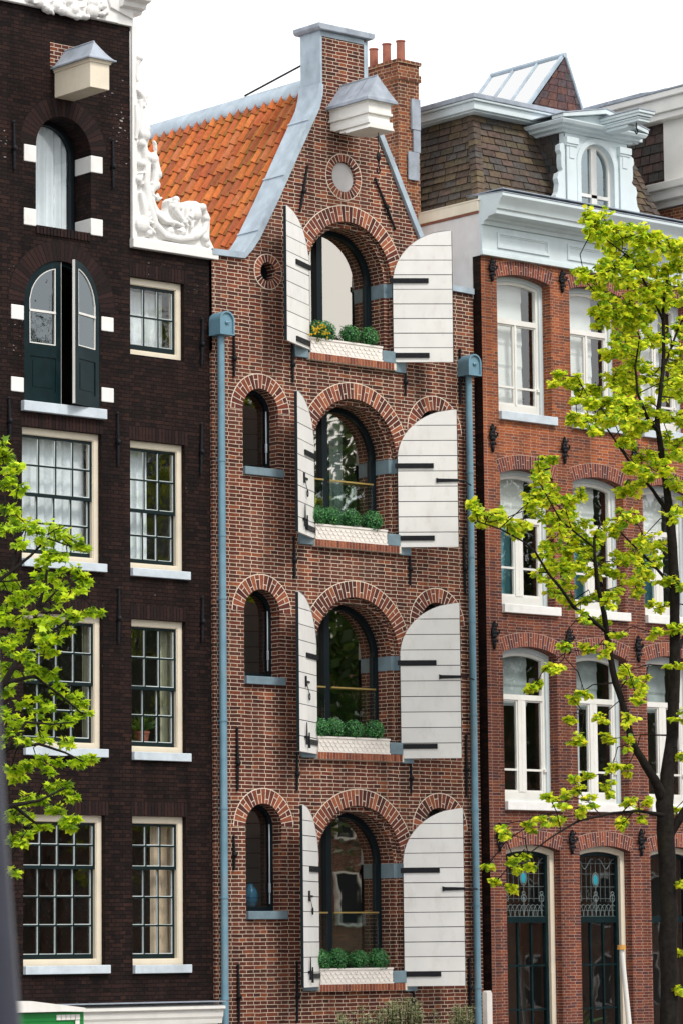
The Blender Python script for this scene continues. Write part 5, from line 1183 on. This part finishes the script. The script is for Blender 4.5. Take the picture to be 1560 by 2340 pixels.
L_limbs = [
 [(-240, 2700, 40), (-230, 2200, 36), (-200, 1800, 28), (-170, 1400, 20), (-150, 1000, 12), (-120, 700, 6)],
 [(-170, 1420, 9), (-60, 1370, 6, -.1), (20, 1310, 4, -.2), (70, 1270, 3, -.2), (110, 1230, 2, -.2), (165, 1250, 1.4, -.2)],
 [(-200, 1800, 14), (-80, 1660, 9, -.2), (10, 1560, 7, -.3), (60, 1480, 5.5, -.3), (85, 1400, 4.5, -.3), (105, 1330, 3.5, -.3), (110, 1280, 2, -.3)],
 [(60, 1480, 4, -.3), (110, 1450, 3, -.4), (160, 1415, 2.4, -.4), (205, 1402, 1.5, -.4)], [(10, 1560, 5, -.3), (80, 1545, 3.4, -.2), (140, 1590, 2.5, -.2), (190, 1632, 1.6, -.2)],
 [(-210, 1900, 14), (-60, 1770, 8, -.3), (20, 1710, 5, -.4), (90, 1700, 3.2, -.4), (150, 1720, 2.2, -.4), (190, 1740, 1.5, -.4)], [(20, 1710, 4, -.4), (60, 1650, 3, -.4), (120, 1655, 2, -.4), (170, 1650, 1.4, -.4)],
 [(-215, 2000, 12), (-80, 1880, 7, -.2), (30, 1840, 5, -.3), (90, 1830, 3.2, -.3), (150, 1800, 2, -.3)], [(30, 1840, 4, -.3), (80, 1880, 3, -.3), (160, 1880, 1.6, -.3)],
 [(-155, 1100, 8), (-60, 1080, 5), (10, 1070, 3), (50, 1075, 1.6)], [(85, 1400, 3, -.3), (130, 1350, 2.4, -.4), (185, 1320, 1.5, -.4)], [(30, 1300, 3, -.2), (40, 1240, 2, -.1), (60, 1205, 1.2)]]
L_cl = [(8, 1022, 14), (12, 1052, 14), (40, 1072, 18), (18, 1088, 14), (22, 1108, 14), (42, 1118, 12), (15, 1160, 14), (30, 1172, 12), (10, 1200, 14), (35, 1205, 16), (62, 1200, 16), (82, 1218, 18), (110, 1222, 22), (132, 1215, 16), (145, 1235, 18), (172, 1240, 16), (190, 1248, 10), (155, 1270, 16), (120, 1268, 16), (100, 1285, 12), (45, 1240, 10), (10, 1318, 16), (25, 1330, 14), (95, 1320, 20), (135, 1325, 20), (178, 1308, 16), (195, 1325, 12), (182, 1345, 14), (150, 1372, 18), (110, 1362, 20), (60, 1358, 14), (80, 1340, 16), (30, 1372, 14), (195, 1402, 16), (222, 1396, 6), (165, 1415, 16), (150, 1440, 12), (115, 1405, 20), (80, 1415, 22), (28, 1425, 22), (100, 1450, 20), (55, 1455, 24), (15, 1470, 22), (60, 1495, 24), (100, 1495, 22), (132, 1465, 16), (15, 1530, 26), (70, 1535, 22), (120, 1535, 16), (25, 1570, 16), (138, 1575, 14), (105, 1605, 18), (65, 1620, 22), (160, 1595, 14), (182, 1600, 14), (195, 1632, 10), (160, 1645, 14), (120, 1655, 18), (70, 1655, 22), (28, 1655, 24), (45, 1695, 18), (95, 1695, 18), (150, 1700, 14), (85, 1735, 15), (135, 1742, 14), (25, 1760, 16), (55, 1745, 12), (180, 1738, 14), (205, 1735, 9), (110, 1765, 10), (55, 1772, 16), (120, 1788, 15), (150, 1802, 12), (165, 1820, 9), (85, 1820, 17), (45, 1830, 20), (28, 1868, 18), (68, 1868, 18), (128, 1850, 14), (160, 1868, 13), (100, 1898, 15), (60, 1905, 14), (160, 1892, 12), (30, 1915, 10), (48, 1920, 8), (30, 1992, 7), (5, 1640, 18), (5, 1700, 16), (5, 1400, 16)]
tree('street_tree', 'maple with bright green leaf sprays overhanging the left side of dark house', 'tree', -6.0, L_limbs, L_cl, 'maple', MAP, .095, 13, .4, (-11.0, -6, 0))
# bush at the foot of the narrow house
bs = thing('bush', 'pale grey green bush at the foot of the narrow red brick house', 'bush', (1.1, -1.0, 0)); mb = MB(); tb = MB()
for i in range(210):
    px = random.choice([rnd(770, 900), rnd(850, 1090), rnd(890, 960), rnd(1030, 1080)]); top = 2332-42*exp(-((px-925)/55)**2)-22*exp(-((px-1060)/40)**2)-18*exp(-((px-820)/30)**2)+rnd(-14, 26)
    e = F(px, top, -1.0+rnd(-.35, .35)); o = V((e.x+rnd(-.25, .25), -1+rnd(-.2, .2), .3))
    tb.tube([o, o.lerp(e, .6)+V((rnd(-.06, .06), 0, 0)), e], [.01, .007, .003], 4)
    for k in range(46):
        t = 1-rnd(0, 1)**1.6*.7; b = o.lerp(e, t); d = V((rnd(-1, 1), rnd(-1, 1), rnd(-.1, 1.3))).normalized(); s = d.orthogonal().normalized()*.009; l = rnd(.05, .1)
        mb.face([b, b+d*l*.5+s, b+d*l, b+d*l*.5-s], col=vary(random.choice([(.42, .44, .24), (.3, .35, .16), (.5, .48, .3), (.2, .26, .1)]), .2))
tb.build('stem', M['bark'], bs); mb.build('foliage', M['leaf'], bs)

# ------------------------------------------------------------------ the far bank, seen only as reflections in the panes
opp = [(18, 8.5, 13.5), (27, 8, 15), (35.5, 7.5, 12.5), (43.5, 8, 14.5), (52, 8.5, 13), (61, 8, 15)]
for i, (x, w_, h) in enumerate(opp):
    ob = thing('far_house', f"{['plain brown','tall brown','low red','grey brown','dark red','broad brown'][i]} brick house across the canal seen in the window panes", 'house', (x, -52, 0), 'houses on the far bank')
    mb = MB(); mb.box(x-w_/2, x+w_/2, -60, -52, 0, h); mb.build('wall', M['brick_mid' if i % 2 else 'brick_chim'], ob)
    mb = MB(); mb.prism([(x-w_/2-.1, h+.01), (x+w_/2+.1, h+.01), (x, h+3.2)], -60, -51.9); mb.build('roof', M['slate'], ob)
    for r_ in range(4):
        for c_ in range(3):
            xx = x-w_/2+1.4+c_*(w_-2.8)/2; mb = MB(); z = 1.2+r_*3.1; mb.ring(R4((xx-.6, xx+.6, z, z+1.9)), R4((xx-.5, xx+.5, z+.1, z+1.8)), -52, -51.9); mb.box(xx-.5, xx+.5, -52, -51.97, z+.1, z+1.8, m=1); mb.build('window', [M['white'], M['frame_dark']], ob)
for i, x in enumerate((22, 29.5, 37, 45, 53)):
    ob = thing('far_tree', f"{['first','second','third','fourth','fifth'][i]} green elm along the far bank, mirrored in the panes", 'tree', (x, -40.5, 0), 'elms on the far bank')
    tb = MB(); tb.tube([(x, -40.5, 0), (x+.2, -40.4, 4), (x, -40.5, 9), (x-.2, -40.5, 14)], [.35, .3, .2, .05], 10); tb.build('trunk', M['bark'], ob)
    mb = MB(); H = rnd(22.5, 24)
    for k in range(9000):
        d = V((random.gauss(0, 1), random.gauss(0, 1), random.gauss(0, 1))).normalized(); r = rnd(.3, 1)**.5*(1+.35*noise.noise(d*2.2+V((i*7, 0, 0))))
        c = V((x, -40.5, H*.62))+V((d.x*4.0*r, d.y*3.6*r, d.z*H*.36*r)); t = d.orthogonal().normalized()*.13; b = d.cross(t)
        a = V((rnd(-.1, .1), rnd(-.1, .1), rnd(-.1, .1)))
        mb.face([c-t+a, c+b, c+t-a, c-b], col=vary(random.choice([(.04, .085, .015), (.08, .13, .02), (.02, .045, .01)]), .3))
    mb.build('crown', M['leaf'], ob)
